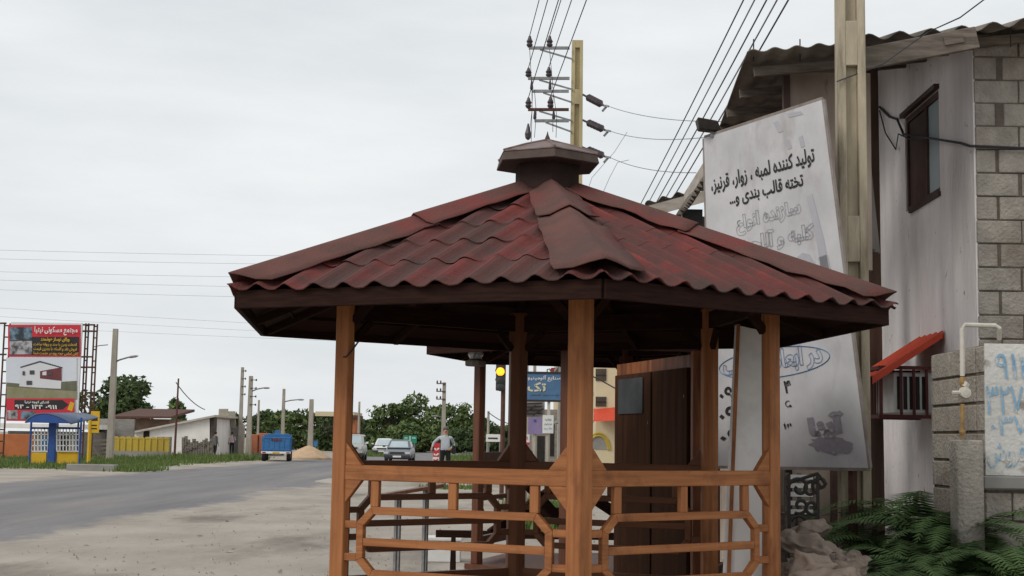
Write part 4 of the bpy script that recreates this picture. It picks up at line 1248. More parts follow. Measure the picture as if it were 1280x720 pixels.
# ------------------------------------------------------------------ the big leaning sign
def build_sign():
    from mathutils import Euler
    yaw, pit, rol, X, Z, W, H = -1.027, .082, -.017, 2.334, 1.351, 1.818, 3.122
    k = .94
    M = Matrix.Rotation(yaw, 3, 'Z') @ Matrix.Rotation(pit, 3, 'X') @ Matrix.Rotation(rol, 3, 'Y')
    O = Vector((X * k, 12.5 * k, CAMH + Z * k))
    nrm = M @ Vector((0, -1, 0))
    cp = Vector((0, 0, CAMH))
    def pl(px, py, off=0.0):
        d = ray(px, py)
        s = (O + nrm * off - cp).dot(nrm) / d.dot(nrm)
        return cp + d * s
    TL, TR, BR, BL = pl(880, 173), pl(1027, 125), pl(1085, 585), pl(891, 582)
    t = thing('signboard', 'large leaning white signboard with black Persian lettering behind the gazebo', 'sign', (O.x, O.y, 0))
    b = MB(); b.prism([TL, TR, BR, BL], nrm * -.03)
    sheet = b.build('sign_face', SIGNW, t)
    b = MB()
    for p, q in ((TL, TR), (TR, BR), (BR, BL), (BL, TL)):
        b.bar(p + nrm * -.012, q + nrm * -.012, .05, .022, nrm)
    b.build('frame', mat('rust stained sign frame', (.30, .27, .25), (.2, .16, .14), 5, rough=.7), t)
    # legs reaching the ground
    for f in (.12, .88):
        p = BL.lerp(BR, f) + nrm * -.06
        q = TL.lerp(TR, f) + nrm * -.06
        b = MB(); b.bar(q, p, .05, .05, nrm); b.bar(p, (p.x, p.y, 0), .05, .05, nrm); b.build('leg', RUST, t)
    def words(s, x0, y0, x1, y1, h, m, name='lettering', bold=.0, outline=0.0):
        a, e = pl(x0, y0, .004), pl(x1, y1, .004)
        r_ = (e - a); w = r_.length; r_.normalize()
        mid = (x0 + x1) / 2, (y0 + y1) / 2
        up = pl(mid[0] + h * .06, mid[1] - h / 2, .004) - pl(mid[0] - h * .06, mid[1] + h / 2, .004)
        up -= r_ * up.dot(r_)
        hh = up.length
        return lettering(s, (a + e) / 2, r_, up, w, hh, m, sheet, name, bold, outline, depth=.002)
    words('تولید کننده لمبه ، زوار، قرنیز،', 889, 233, 1018, 195, 25, BLACKP, bold=.022)
    words('تخته قالب بندی و...', 912, 250, 1004, 226, 22, BLACKP, bold=.022)
    words('سازنده انواع', 920, 283, 1001, 261, 28, GREYL, 'outline_lettering', bold=.05, outline=.010)
    words('کلبه و آلاچیق', 918, 309, 1018, 290, 30, GREYL, 'outline_lettering', bold=.05, outline=.010)
    words('در ابعاد مختلف', 904, 461, 1028, 444, 32, BLUEL, 'outline_lettering', bold=.05, outline=.012)
    # ellipse round that line
    b = MB()
    pts = []
    for i in range(49):
        a = 2 * pi * i / 48
        pts.append(pl(968 + 69 * cos(a) + 2 * sin(a), 453 - 7.5 * cos(a) - 19 * sin(a), .004))
    b.tube(pts, .004, 4, cap=False); b.build('ellipse_outline', BLUEL, sheet)
    for s, x0, y0, x1, y1, h in (('۰۹۱۱', 899, 494, 932, 491, 20), ('۰۹۰', 899, 520, 930, 517, 22), ('۰۹', 900, 547, 926, 545, 20), ('۴', 980, 484, 989, 483, 16), ('۶', 980, 510, 990, 509, 18), ('۳', 980, 536, 990, 535, 18)):
        words(s, x0, y0, x1, y1, h, BLACKP, 'phone_digits', bold=.02)
    words('آینا', 1010, 535, 1056, 529, 34, PURPL, 'brushed_name', bold=.08)
    b = MB()
    n = b.add([pl(1040 + 26 * cos(a) * (1 + .3 * mnoise.noise((cos(a) * 3, sin(a) * 3, 1))), 557 + 11 * sin(a) * (1 + .5 * mnoise.noise((cos(a) * 4, sin(a) * 4, 7))) + 3 * cos(a), .003) for a in [2 * pi * i / 40 for i in range(40)]])
    b.face(*range(n, n + 40)); b.build('paint_smudge', PURPL, sheet)
    # faded drawing of a house gable and stripes
    def patch(pts, m):
        b = MB(); b.poly([pl(x, y, .003) for x, y in pts]); b.build('faded_drawing', m, sheet)
    patch(((982, 333), (1003, 316), (1012, 318), (1026, 341), (1020, 343), (1005, 326), (990, 337)), GREYS)
    patch(((1008, 246), (1015, 242), (1030, 300), (1038, 345), (1028, 345), (1020, 300)), GREYS)
    patch(((1022, 322), (1034, 318), (1042, 352), (1030, 352)), GREYS)
    patch(((966, 153), (972, 151), (979, 164), (973, 166)), GREYS)
    patch(((981, 176), (986, 174), (990, 185), (985, 187)), GREYS)
    patch(((998, 172), (1003, 169), (1006, 183), (1001, 185)), GREYS)
    patch(((983, 142), (1001, 139), (1004, 143), (986, 147)), GREYS)
    # small floodlight on the top left corner
    q = pl(887, 163, .02)
    t2 = thing('floodlight', 'small dark floodlight on the top left corner of the signboard', 'floodlight', q)
    b = MB(); b.hexa([q + Vector(v) for v in ((-.10, -.06, 0), (.10, -.06, -.02), (.10, .06, -.02), (-.10, .06, 0), (-.12, -.09, .10), (.06, -.09, .07), (.06, .09, .07), (-.12, .09, .10))]); b.build('housing', IRON, t2, bevel=.008)
    b = MB(); b.bar(q + Vector((.02, 0, -.06)), q + Vector((.02, 0, 0)), .03, .03); b.build('bracket', STEEL, t2)
build_sign()
# ------------------------------------------------------------------ trees and plants
def tree(name, label, base, h, w, seed, m, leaf=.35, n=1400, trunk=.12, lobes=9, low=.25, cat='tree', group=None, spread=1.0):
    r = random.Random(seed)
    base = Vector(base)
    t = thing(name, label, cat, base, group)
    b = MB()
    top = base + Vector((r.uniform(-.1, .1) * w, 0, h * .62))
    b.tube([base, base.lerp(top, .4) + Vector((r.uniform(-.1, .1), 0, 0)), top], [trunk, trunk * .75, trunk * .35], 7)
    L = []
    for i in range(lobes):
        a = r.uniform(0, 2 * pi)
        f = r.random() ** .5
        zz = low + (1 - low) * r.random()
        env = sin(pi * min(1, max(.12, (zz - low * .7) / (1.03 - low * .7)))) ** .6
        c = base + Vector((cos(a) * f * w * .36 * env * spread, sin(a) * f * w * .36 * env, h * (zz * .84)))
        sz_ = r.choice((.55, .8, 1.0, 1.15))
        rad = Vector((w * r.uniform(.15, .25) * sz_, w * r.uniform(.15, .25) * sz_, h * r.uniform(.10, .16) * sz_))
        L.append((c, rad))
        s = base.lerp(top, r.uniform(.35, .95))
        b.tube([s, s.lerp(c, .55) + Vector((0, 0, .06 * h)), c], [trunk * .35, trunk * .2, trunk * .08], 5)
    b.build('trunk', BARK, t)
    b = MB()
    for i in range(n):
        c, rad = L[r.randrange(lobes)]
        while True:
            p = Vector((r.uniform(-1, 1), r.uniform(-1, 1), r.uniform(-1, 1)))
            if p.length < 1: break
        if r.random() < .65: p = p.normalized() * r.uniform(.75, 1.12)
        q = c + Vector((p.x * rad.x, p.y * rad.y, p.z * rad.z))
        if q.z < base.z + .05: continue
        nx = Vector((r.gauss(0, 1), r.gauss(0, 1), r.gauss(0, 1) + .7)).normalized()
        s = leaf * r.uniform(.5, 1.15)
        u = nx.orthogonal().normalized(); v = nx.cross(u)
        a = r.uniform(0, 6.3)
        u, v = u * cos(a) + v * sin(a), v * cos(a) - u * sin(a)
        b.tone = .001 + max(0, min(1, .45 + .5 * mnoise.noise(q * (1.6 / w * 3)) + r.uniform(-.3, .3)))
        b.poly([q - u * s, q - v * s * .45 - u * .2 * s, q + u * s, q + v * s * .5 + u * .1 * s])
    b.build('crown', m, t)
    return t

def px_tree(name, label, px, ybase, ytop, wpx, Y, seed, m, **k):
    p = gx(px, Y)
    pm = FPX / Y
    return tree(name, label, p, at(px, ytop, Y).z, wpx / pm, seed, m, **k)

def build_trees():
    px_tree('broad_tree', 'large dark broad tree behind the grey concrete street light pole', 150, 0, 462, 100, 125, 1, LEAF_D, leaf=.34, n=3600, lobes=16, trunk=.25)
    px_tree('palm_tree', 'small ragged palm-like tree behind the thin dark pole', 217, 0, 496, 32, 120, 2, LEAF_M, leaf=.4, n=420, lobes=5, low=.5)
    G = 'trees along the far side of the road'
    for i, (px, top, w, Y, m, lab) in enumerate((
            (268, 517, 34, 170, LEAF_M, 'low green bush tree showing behind the white corrugated sheets'),
            (288, 512, 30, 165, LEAF_D, 'dark tree between the gate sheets and the two concrete poles'),
            (332, 510, 54, 168, LEAF_D, 'dark round tree above the orange brick stack'),
            (354, 512, 60, 160, LEAF_M, 'mid green tree behind the slim lamp pole'),
            (380, 510, 60, 155, LEAF_M, 'bushy tree above the cab of the blue pickup'),
            (404, 514, 52, 150, LEAF_D, 'dark tree right of the sand heap, behind the short pale pole'),
            (432, 520, 62, 160, LEAF_D, 'dark low tree seen past the front left gazebo post'),
            (460, 522, 64, 170, LEAF_D, 'low dark tree above the bonnet of the grey saloon'),
            (492, 497, 84, 165, LEAF_M, 'left part of the tall green grove behind the grey saloon'),
            (526, 487, 88, 168, LEAF_M, 'tallest tree of the grove, left of the far cross arm pole'),
            (566, 500, 74, 160, LEAF_M, 'green tree of the grove right of the far cross arm pole'),
            (600, 520, 60, 165, LEAF_D, 'lower dark tree at the right end of the grove'),
            (630, 528, 46, 170, LEAF_D, 'dark low tree behind the white notice by the signal'),
            (512, 528, 90, 150, LEAF_M, 'low bushy undergrowth tree in front of the grove'),
            (576, 530, 80, 150, LEAF_D, 'dark low bush tree behind the standing man'))):
        px_tree('roadside_tree', lab, px, 0, top, w, Y, 20 + i, m, leaf=.36, n=3400 if w > 60 else 2200, lobes=24, low=.04, group=G, trunk=.16, spread=1.25)

build_trees()

def build_grass():
    r = random.Random(11)
    b = MB()
    def tuft(x, y, hh, n, sp):
        for i in range(n):
            px_, py_ = x + r.gauss(0, sp), y + r.gauss(0, sp)
            a = r.uniform(0, 6.3); l = hh * r.uniform(.5, 1.1)
            dx, dy = cos(a) * .35 * l * r.random(), sin(a) * .35 * l * r.random()
            w = .035 + .03 * r.random()
            ca, sa = cos(a + 1.57) * w, sin(a + 1.57) * w
            b.tone = .001 + r.random() * .9
            n0 = b.add([(px_ - ca, py_ - sa, 0), (px_ + ca, py_ + sa, 0), (px_ + dx * .6, py_ + dy * .6, l * .7), (px_ + dx, py_ + dy, l)])
            b.face(n0, n0 + 1, n0 + 2); b.face(n0, n0 + 2, n0 + 3)
    for i in range(2600):                                         # verge in front of shelter, fences and shed
        px_ = r.uniform(-30, 330)
        Y = r.uniform(60, 100)
        p = gx(px_, Y)
        if p.x > road_x(Y, 1) - 2.6: continue
        if mnoise.noise((p.x * .12, p.y * .12, 3)) < -.12 and Y < 74: continue
        tuft(p.x, p.y, r.uniform(.10, .34) * (1.5 if Y > 80 and 190 < px_ < 320 else 1), 7, .35)
    for i in range(260):                                          # the tuft by the kerb
        p = gd(r.uniform(148, 195), r.uniform(579, 590))
        tuft(p.x, p.y, r.uniform(.12, .35), 7, .3)
    for i in range(260):                                          # far right bank behind the man
        p = gx(r.uniform(560, 640), r.uniform(95, 120))
        tuft(p.x, p.y, r.uniform(.2, .6), 7, .6)
    for i in range(200):
        p = gx(r.uniform(455, 480), r.uniform(112, 140))
        tuft(p.x, p.y, r.uniform(.2, .5), 7, .6)
    for i in range(420):                                          # below the blue board
        p = gx(r.uniform(645, 712), r.uniform(24, 33))
        tuft(p.x, p.y, r.uniform(.12, .42), 8, .16)
    for i in range(120):
        p = gd(r.uniform(540, 592), r.uniform(606, 612))
        tuft(p.x, p.y, r.uniform(.06, .18), 6, .2)
    tag(b.build('verge_grass', GRASS), 'rough green grass along the verges and under the signs', 'grass', kind='stuff')
build_grass()

def fern_mesh(seed, nf=13, size=.8):
    r = random.Random(seed)
    b = MB()
    for i in range(nf):
        a = 2 * pi * i / nf + r.uniform(-.3, .3)
        L = size * r.uniform(.7, 1.15)
        rise = r.uniform(.45, .95)
        d = Vector((cos(a), sin(a), 0)); s = Vector((-sin(a), cos(a), 0))
        n = 32
        pr = None
        for k in range(n + 1):
            f = k / n
            p = d * (L * f * (1 - .12 * f)) + Vector((0, 0, L * rise * (f * 1.25 - 1.15 * f * f)))
            if pr is not None:
                w = L * .135 * sin(pi * min(1, .12 + f * .88)) ** .8
                for q in (-1, 1):
                    tip = p + s * (q * w) + d * (.05 * L) + Vector((0, 0, -.18 * w + r.uniform(-.01, .01)))
                    b.tone = .001 + max(0, min(1, f * .5 + r.uniform(-.2, .4)))
                    b.poly([pr, pr.lerp(p, .75), tip, pr.lerp(tip, .5) - d * .006])
            pr = p
    return b

def build_ferns():
    proto = None
    labs = ('low fern at the foot of the concrete pole', 'leafy fern in front of the white wall corner', 'bright fern spilling between pole and concrete stump', 'dark fern left of the concrete stump',
            'big fern at the base of the concrete stump', 'fern with drooping fronds at the lower right edge', 'dark fern under the painted stub wall', 'tall fern against the plaster wall below the cooler cage',
            'small fern beside the beige sacks', 'fern behind the beige sacks by the pole', 'upright fern just left of the gas riser', 'wide fern in the bottom right of the yard')
    spots = ((1105, 690, 9.6, .55), (1130, 655, 10.6, .75), (1150, 690, 9.5, .7), (1180, 670, 9.7, .75), (1205, 700, 9.3, .8), (1262, 690, 9.3, .8), (1250, 660, 9.75, .7),
             (1165, 610, 11.2, .9), (1085, 715, 9.2, .45), (1100, 650, 11.0, .6), (1185, 625, 10.4, .85), (1225, 715, 8.9, .8))
    r = random.Random(2)
    for i, (px, py, Y, sz) in enumerate(spots):
        p = at(px, py, Y)
        z = max(0.0, p.z - sz * .45)
        t = thing('fern', labs[i], 'fern', (p.x, Y, 0), 'ferns in the yard before the house')
        sz *= 1.3
        b = fern_mesh(i, 24, sz)
        for v in b.v: v += Vector((p.x, Y, z))
        b.build('fronds', FROND, t)
        b = MB()
        b.tube([(p.x, Y, 0), (p.x + .02, Y, z + .05)], [.05, .03], 6)
        for k in range(5):
            a = k * 1.3 + i
            b.tube([(p.x, Y, z * .4), (p.x + .1 * cos(a), Y + .1 * sin(a), z + .15)], .012, 4)
        b.build('stem', BARK, t)
    for i, (px, Y, h, w, lab) in enumerate(((1112, 11.2, 1.05, .7, 'bushy weed between the pole and the white wall'), (1152, 11.0, 1.15, .8, 'tall bushy weed below the cooler cage'), (1216, 9.6, .85, .6, 'broad leaved weed at the foot of the concrete stump'),
                                        (1268, 9.7, .95, .6, 'broad leaved weed under the painted face of the stub wall'), (1096, 10.2, .8, .5, 'small weed bush right of the sacks'))):
        tree('weed_bush', lab, gx(px, Y), h, w, 60 + i, LEAF_M, leaf=.055, n=900, trunk=.02, lobes=10, low=.1, cat='weed', group='leafy weeds among the ferns')
    # sacks and rubble
    labs = ('front beige sack with a knotted neck', 'beige sack lying left of the pile by the gazebo post', 'pale sack on top of the pile under the signboard', 'torn beige sack at the right end of the pile', 'flat dusty sack at the bottom of the pile', 'small beige sack tucked behind the pile', 'round dusty sack leaning at the back below the iron scrolls')
    p = at(1030, 735, 9.5)
    b = MB(); n = 30; rr = []
    for j in range(8):
        f = j / 7
        rr.append([Vector((p.x + .62 * cos(a) * (1 - f) ** .6 * (1 + .2 * mnoise.noise((cos(a) * 2, sin(a) * 2, f * 2))), 9.6 + 1.1 * sin(a) * (1 - f) ** .6, .70 * f + .06 * mnoise.noise((cos(a) * 4, sin(a) * 4, f * 5)))) for a in [2 * pi * k / n for k in range(n)]])
    b.rings(rr); tag(b.build('rubble_heap', SACK, None), 'dusty rubble heap under the beige sacks beside the gazebo post', 'rubble heap')
    for i, (px, py, Y, w, h) in enumerate(((1006, 712, 8.9, .28, .18), (1002, 684, 9.5, .30, .18), (1034, 694, 9.8, .30, .18), (1066, 716, 9.1, .24, .14), (1036, 724, 8.7, .34, .12), (1010, 664, 10.2, .24, .16), (1052, 704, 9.5, .24, .16))):
        p = at(px, py, Y)
        b = MB()
        n, mrows = 44, 26
        rr = []
        for j in range(mrows):
            f = j / (mrows - 1)
            rad = (sin(pi * (.08 + .86 * f)) ** .6)
            ring = []
            for k in range(n):
                a = 2 * pi * k / n
                q = Vector((cos(a) * w * .5 * rad, sin(a) * w * .36 * rad, 0))
                z = h * f
                sd = Vector((i * 9.1, i * 3.3, i * 1.7))
                u3 = Vector((cos(a) * rad, sin(a) * rad, f * 1.3))
                fold = 1 - 2 * abs(mnoise.noise(u3 * 2.6 + sd)) ** .7
                wob = 1 + .40 * mnoise.noise(u3 * 1.5 + sd) + .20 * fold + .09 * (1 - 2 * abs(mnoise.noise(u3 * 6.5 + sd)))
                ring.append(Vector((p.x, Y, max(0, p.z - h * .5))) + q * wob + Vector((.06 * sin(f * 3 + i), 0, z * (1 + .35 * mnoise.noise(u3 * 1.9 + sd)))))
            rr.append(ring)
        b.rings(rr)
        tag(b.build('sack', SACK, None, smooth=True), labs[i], 'sack', 'dusty sacks piled under the signboard')
    rb = MB()
    r = random.Random(21)
    hx, hz = gx(1030, 9.5).x, .74
    for i in range(420):
        a, f = r.uniform(0, 6.3), r.random() ** .6
        x, y = hx + .62 * f * cos(a), 9.6 + 1.05 * f * sin(a)
        z = hz * max(0, 1 - f ** 2.2) + .03
        sz = r.uniform(.02, .075)
        if r.random() < .22:
            q = Vector((x, y, z + .05)); dd = Vector((r.uniform(-1, 1), r.uniform(-1, 1), r.uniform(-.3, .3))).normalized()
            rb.bar(q - dd * .16, q + dd * r.uniform(.1, .25), .035, .012)
        else:
            c = Vector((x, y, z + sz * .5))
            rb.hexa([c + Vector((sx * sz * r.uniform(.5, 1.2), sy * sz * r.uniform(.5, 1.2), sz_ * sz * r.uniform(.4, .9))) for sz_ in (-1, 1) for sx, sy in ((-1, -1), (1, -1), (1, 1), (-1, 1))])
    tag(rb.build('rubble', mat('brick and plaster rubble', (.36, .29, .24), (.16, .12, .10), 5, rough=.95, bump=.4)), 'broken plaster, offcuts and stones strewn over the heap of sacks', 'rubble', kind='stuff')
    # wrought iron scrolls below the sign
    Y = 10.5
    c = gx(1008, Y)
    t = thing('scroll_stand', 'black wrought iron scroll stand below the signboard beside the gazebo post', 'iron stand', (c.x, Y, 0))
    b = MB()
    def spiral(px, py, r0, turns, a0, sgn=1):
        pts = []
        for i in range(26):
            f = i / 25
            a = a0 + sgn * turns * 2 * pi * f
            rr_ = r0 * (1 - .75 * f)
            pts.append(at(px + rr_ * cos(a), py + rr_ * sin(a), Y))
        b.tube(pts, .013, 6)
    for q in ((999, 610, 14, 1.1, 3.0, 1), (1014, 612, 12, 1.1, 0, -1), (1000, 632, 11, 1.0, 2.2, -1), (1015, 634, 10, 1.0, 1.0, 1), (1026, 606, 12, .9, 2.0, 1), (1000, 655, 12, 1.0, 3.4, 1), (1016, 662, 10, 1.0, .5, -1)):
        spiral(*q)
    b.tube([at(985, 604, Y), at(1022, 592, Y), at(1033, 606, Y)], .014, 6)
    b.build('scrolls', IRON, t)
    b = MB()
    for px in (986, 1022):
        a = at(px, 592, Y); b.bar((a.x, Y, 0), a, .022, .022, (0, 1, 0))
    b.build('upright', IRON, t)
    Y = 11.1
    t = thing('slatted_crate', 'white slatted crate standing behind the black iron scrolls', 'crate', gx(1000, Y))
    a, e = at(984, 596, Y), at(1016, 640, Y)
    b = MB()
    for i in range(5):
        z = e.z + (a.z - e.z) * i / 4
        b.bar((a.x, Y, z), (e.x, Y, z), .02, .035)
    b.build('slats', WHITEP, t)
    b = MB()
    for x in (a.x, (a.x + e.x) / 2, e.x):
        b.bar((x, Y + .025, 0), (x, Y + .025, a.z + .03), .03, .025, (0, 1, 0))
    b.box((a.x, Y + .04, 0), (e.x, Y + .35, e.z - .02))
    b.build('uprights', RAWWOOD, t)
build_ferns()

# ------------------------------------------------------------------ far side of the road: billboard, shelter, walls, sheds
def pbox(b, x0, y0, x1, y1, Y, dy):
    a, e = at(x0, y1, Y), at(x1, y0, Y)
    b.box((a.x, Y, a.z), (e.x, Y + dy, e.z))

def build_left():
    Y = 76
    t = thing('billboard', 'tall billboard with red and black banner and a house picture on lattice posts', 'billboard', gx(55, Y))
    b = MB(); pbox(b, 7, 404, 103, 526, Y, .12); board = b.build('board', mat('billboard white sheet', (.66, .67, .68), (.6, .61, .62), 1, rough=.6), t)
    def pic(polys, name='printed_area'):
        for m, pts in polys:
            b = MB()
            k = pic.k; pic.k += 1
            o = .012 + .004 * k
            b.prism([at(x, y, Y - o) for x, y in pts], (0, .003, 0)); b.build(name, m, board)
    pic.k = 0
    R = lambda x0, y0, x1, y1: ((x0, y0), (x0, y1), (x1, y1), (x1, y0))
    RB = mat('banner red', (.55, .03, .05), (.5, .028, .045), 1, rough=.5)
    BK = mat('banner black', (.022, .02, .022), (.03, .027, .03), 1, rough=.5)
    PB = mat('picture blue grey', (.16, .25, .32), (.03, .04, .05), 2.2, rough=.5, lo=.42, hi=.58)
    PG = mat('picture grey', (.42, .41, .42), (.06, .06, .065), 2.0, rough=.5, lo=.42, hi=.58)
    PGR = mat('picture grass', (.20, .20, .10), (.28, .25, .17), 1.5, rough=.5)
    PTR = mat('picture trees', (.10, .11, .07), (.16, .15, .10), 2, rough=.5)
    PSK = mat('picture sky', (.56, .60, .66), (.62, .65, .70), .5, rough=.5)
    PW = mat('picture white wall', (.62, .63, .65), (.58, .59, .61), 1, rough=.5)
    PR = mat('picture red balcony', (.17, .045, .05), (.12, .035, .04), 2, rough=.5)
    PD = mat('picture dark roof', (.06, .055, .06), (.08, .07, .075), 2, rough=.5)
    pic(((RB, R(10, 406, 101, 446)), (BK, R(12, 421, 99, 444)), (PB, R(12, 409, 40, 425)), (PG, R(12, 426, 40, 443))))
    pic(((PSK, R(7.5, 447, 96, 480)), (PTR, ((8, 478), (30, 480), (96, 476), (96, 497), (8, 497))), (PGR, ((8, 483), (60, 487), (96, 489), (96, 499), (8, 499))),
         (PW, ((26, 459), (50, 453), (54, 452), (54, 485), (24, 483))), (PW, ((54, 453), (78, 460), (76, 486), (54, 485))), (PD, ((25, 458.5), (50, 451), (78, 459), (78, 460.5), (50, 453), (26, 460))),
         (PR, ((50, 464), (77, 459), (77, 476), (50, 473))), (PW, ((53, 465), (58, 464), (58, 469), (53, 469))), (PD, R(37, 463, 43, 468)), (PD, R(33, 476, 40, 481)), (PD, R(60, 465, 65, 469)), (PD, R(28, 464, 31, 469))))
    pic(((RB, R(8, 498, 93, 526)), (BK, ((18, 500), (78, 500), (86, 506), (78, 512), (18, 512))), (YELP, ((88, 502), (93, 504), (90, 514), (84, 512))), (PG, R(9, 513, 22, 524)), (PB, R(26, 514, 44, 524))))
    def L_(s, cx, cy, w, h, m, bold=.02):
        lettering(s, at(cx, cy, Y - .115), (1, 0, 0), (0, 0, 1), w * Y / FPX, h * Y / FPX, m, board, 'lettering', bold)
    L_('مجتمع مسکونی نیتیا', 70, 413.5, 54, 11, WHITEP, .03)
    L_('ویلای نوساز هوشمند', 69, 424.5, 36, 6, YELP, .03)
    L_('قطعات زمین با سند و پروانه ساخت', 69, 431, 54, 5, YELP, .02)
    L_('فروش نقد و اقساط با بهترین قیمت', 69, 436.5, 54, 5, YELP, .02)
    L_('تلفن تماس همه روزه در خدمت شما', 70, 442, 56, 4.5, YELP, .02)
    L_('انتهای کوچه نیتیا', 46, 503, 30, 4.5, WHITEP, .03)
    L_('۰۹۱۱ ۱۴۴ - ۹۴', 45, 508.5, 52, 5, WHITEP, .03)
    # lattice posts
    for px0, px1, tp in ((-3, 6, 404), (99.5, 105, 404), (110, 116, 405)):
        b = MB()
        for q in (px0 + 1, px1 - 1):
            p = gx(q, Y + .3); b.tube([p, (p.x, p.y, at(q, tp, Y + .3).z)], .05, 5)
        zt_ = at(px0, tp, Y).z
        x0, x1 = gx(px0 + 1, Y + .3).x, gx(px1 - 1, Y + .3).x
        n = 12
        for i in range(n):
            z = .4 + (zt_ - .5) * i / (n - 1)
            b.tube([(x0, Y + .3, z), (x1, Y + .3, z)], .04, 5)
        b.build('lattice_post', RUST, t)
    b = MB()
    for y_, xa, xb in ((406, 95, 119), (414, 96, 121), (446, 97, 116), (459, 98, 118), (404, -3, 8), (443, -3, 8)):
        b.tube([at(xa, y_, Y + .25), at(xb, y_, Y + .25)], .05, 5)
    b.build('outrigger', RUST, t)

    # bus shelter
    Y = 66.0
    t = thing('bus_shelter', 'blue and yellow bus shelter with arched canopy and white window grilles', 'bus shelter', gx(75, Y))
    def blk(name, m, x0, y0, x1, y1, dy=.1, Yo=0.0, par=None):
        b = MB(); pbox(b, x0, y0, x1, y1, Y + Yo, dy); return b.build(name, m, par or t, bevel=.01)
    blk('column', BLUEP, 58.5, 526, 70, 578, .45)
    p = blk('low_panel', YELP, 38, 566, 58, 582, .1)
    p = blk('low_panel', YELP, 70.5, 565, 98, 580, .1, .1)
    for x0, x1, bl in ((39, 60, True), (71, 99, False)):
        b = MB()
        n = 7 if not bl else 5
        yo = Y + .02
        for i in range(n + 1):
            x = x0 + (x1 - x0) * i / n
            b.bar(at(x, 536, yo), at(x, 564, yo), .045, .04, (0, 1, 0))
        for i in range(5):
            y_ = 536 + 28 * i / 4
            b.bar(at(x0, y_, yo), at(x1, y_, yo), .04, .045)
        b.build('window_grille', WHITEP, t)
    b = MB(); pbox(b, 38, 534, 60, 536, Y, .1); pbox(b, 71, 534, 100, 536, Y, .1); b.build('grille_header', BLUEP, t)
    b = MB(); pbox(b, 51, 546, 59, 562, Y + .9, .05); b.build('blue_back_panel', BLUEP2, t)
    for x in (38, 100.5):
        b = MB(); p = gx(x, Y + .0); b.tube([p, (p.x, p.y, at(x, 522, Y).z)], .055, 6); b.build('corner_post', BLUEP, t)
    b = MB(); p = gx(97, Y + 1.7); b.tube([p, (p.x, p.y, at(97, 524, Y + 1.7).z)], .05, 6); b.build('corner_post', BLUEP, t)
    # canopy: arched sheet over the length of the shelter
    b = MB()
    rows = []
    for yy, xoff in ((Y - .9, -2), (Y + 2.0, 34)):
        row = []
        for i in range(15):
            f = i / 14
            x = 31 + 58 * f
            y_ = 528 - 12.5 * sin(pi * (f ** .8)) ** .8 + 1.5 * f
            if xoff > 0: x, y_ = x * .78 + 60 - 6, 521 - (528 - y_) * .45
            row.append(at(x, y_, yy))
        rows.append(b.add(row))
    for i in range(14): b.face(rows[0] + i, rows[0] + i + 1, rows[1] + i + 1, rows[1] + i)
    b.build('canopy', CANOPYB, t, smooth=True, solid=.05)
    b = MB()
    n = b.add([b2 for b2 in [at(31 + 58 * i / 14, 528 - 12.5 * sin(pi * ((i / 14) ** .8)) ** .8 + 1.5 * i / 14, Y - .85) for i in range(15)]])
    b.face(*range(n, n + 15)); b.build('canopy_end', BLUEP, t, solid=.03)
    # yellow bus stop sign
    p = gd(110.5, 580); Ys = p.y
    t = thing('bus_stop_sign', 'yellow bus stop sign on a yellow post right of the shelter', 'sign', p)
    b = MB(); b.tube([p, (p.x, p.y, at(110, 518, Ys).z)], .10, 8); b.build('post', YELP, t)
    b = MB(); pbox(b, 112.5, 514, 124.5, 541, Ys - .05, .08); bd = b.build('board', YELP, t)
    b = MB(); pbox(b, 114, 523, 122, 526, Ys - .06, .006); pbox(b, 114, 531, 121, 532.5, Ys - .06, .006); pbox(b, 114, 535, 121, 536.5, Ys - .06, .006); b.build('lettering', IRON, bd)
    # kerb slab and pole footings
    a, e = gd(85, 588), gd(146, 589)
    b = MB(); b.bar(a + Vector((0, 0, .12)), e + Vector((0, 0, .12)), .5, .30); b.build('kerb', CONCG, None, bevel=.03)['kind'] = 'structure'
    # walls behind
    def wall(name, lab, m, x0, y0, x1, y1, Y, dy=.2, cat='wall', bev=.02):
        a, e = at(x0, y1, Y), at(x1, y0, Y)
        b = MB(); b.box((a.x, Y, 0), (e.x, Y + dy, e.z))
        return tag(b.build(name, m, None, bevel=bev), lab, cat)
    wall('orange_fence', 'orange board fence behind the lattice post left of the shelter', ORANGEW, -40, 543, 42, 570, 84, .12, 'fence')
    # long white roofed shed behind the shelter
    t = thing('long_shed', 'low shed with pale roof edge behind the bus shelter', 'shed', gx(60, 92))
    b = MB(); pbox(b, 8, 540, 104, 575, 92, 6); b.build('wall', BLOCKF, t)
    b = MB(); a, e = at(2, 529, 91.6), at(108, 536.5, 91.6); b.box((a.x, 91.3, e.z), (e.x, 98.5, a.z)); b.build('roof', WHITEW, t)
    b = MB(); pbox(b, 74, 545, 86, 570, 91.99, .05); pbox(b, 28, 546, 38, 562, 91.99, .05); b.build('opening', DARK, t)
    # block wall with steps of planks right of it
    wall('block_wall', 'tall grey block wall between the yellow sign and the street light pole', BLOCKF, 122, 524, 168, 572, 97, .25)
    t = thing('plank_stack', 'stack of weathered planks leaning by the yellow bus stop sign', 'planks', gx(122, 86))
    for i in range(5):
        a, e = at(113, 552 + i * 5, 86), at(133, 550 + i * 5, 86)
        b = MB(); b.bar(a, e, .1, .13); b.build('plank', RAWWOOD, t)
    b = MB(); b.bar(at(108, 548, 85.5), at(129, 577, 85.5), .12, .12); b.build('leaning_plank', RAWWOOD, t)
    # yellow wall
    t = thing('yellow_wall', 'yellow painted wall with scalloped top and grey footing', 'wall', gx(176, 92))
    b = MB()
    x0, x1 = at(140, 560, 92).x, at(211, 560, 92).x
    zt_ = at(176, 548.5, 92).z; zb = at(176, 564, 92).z
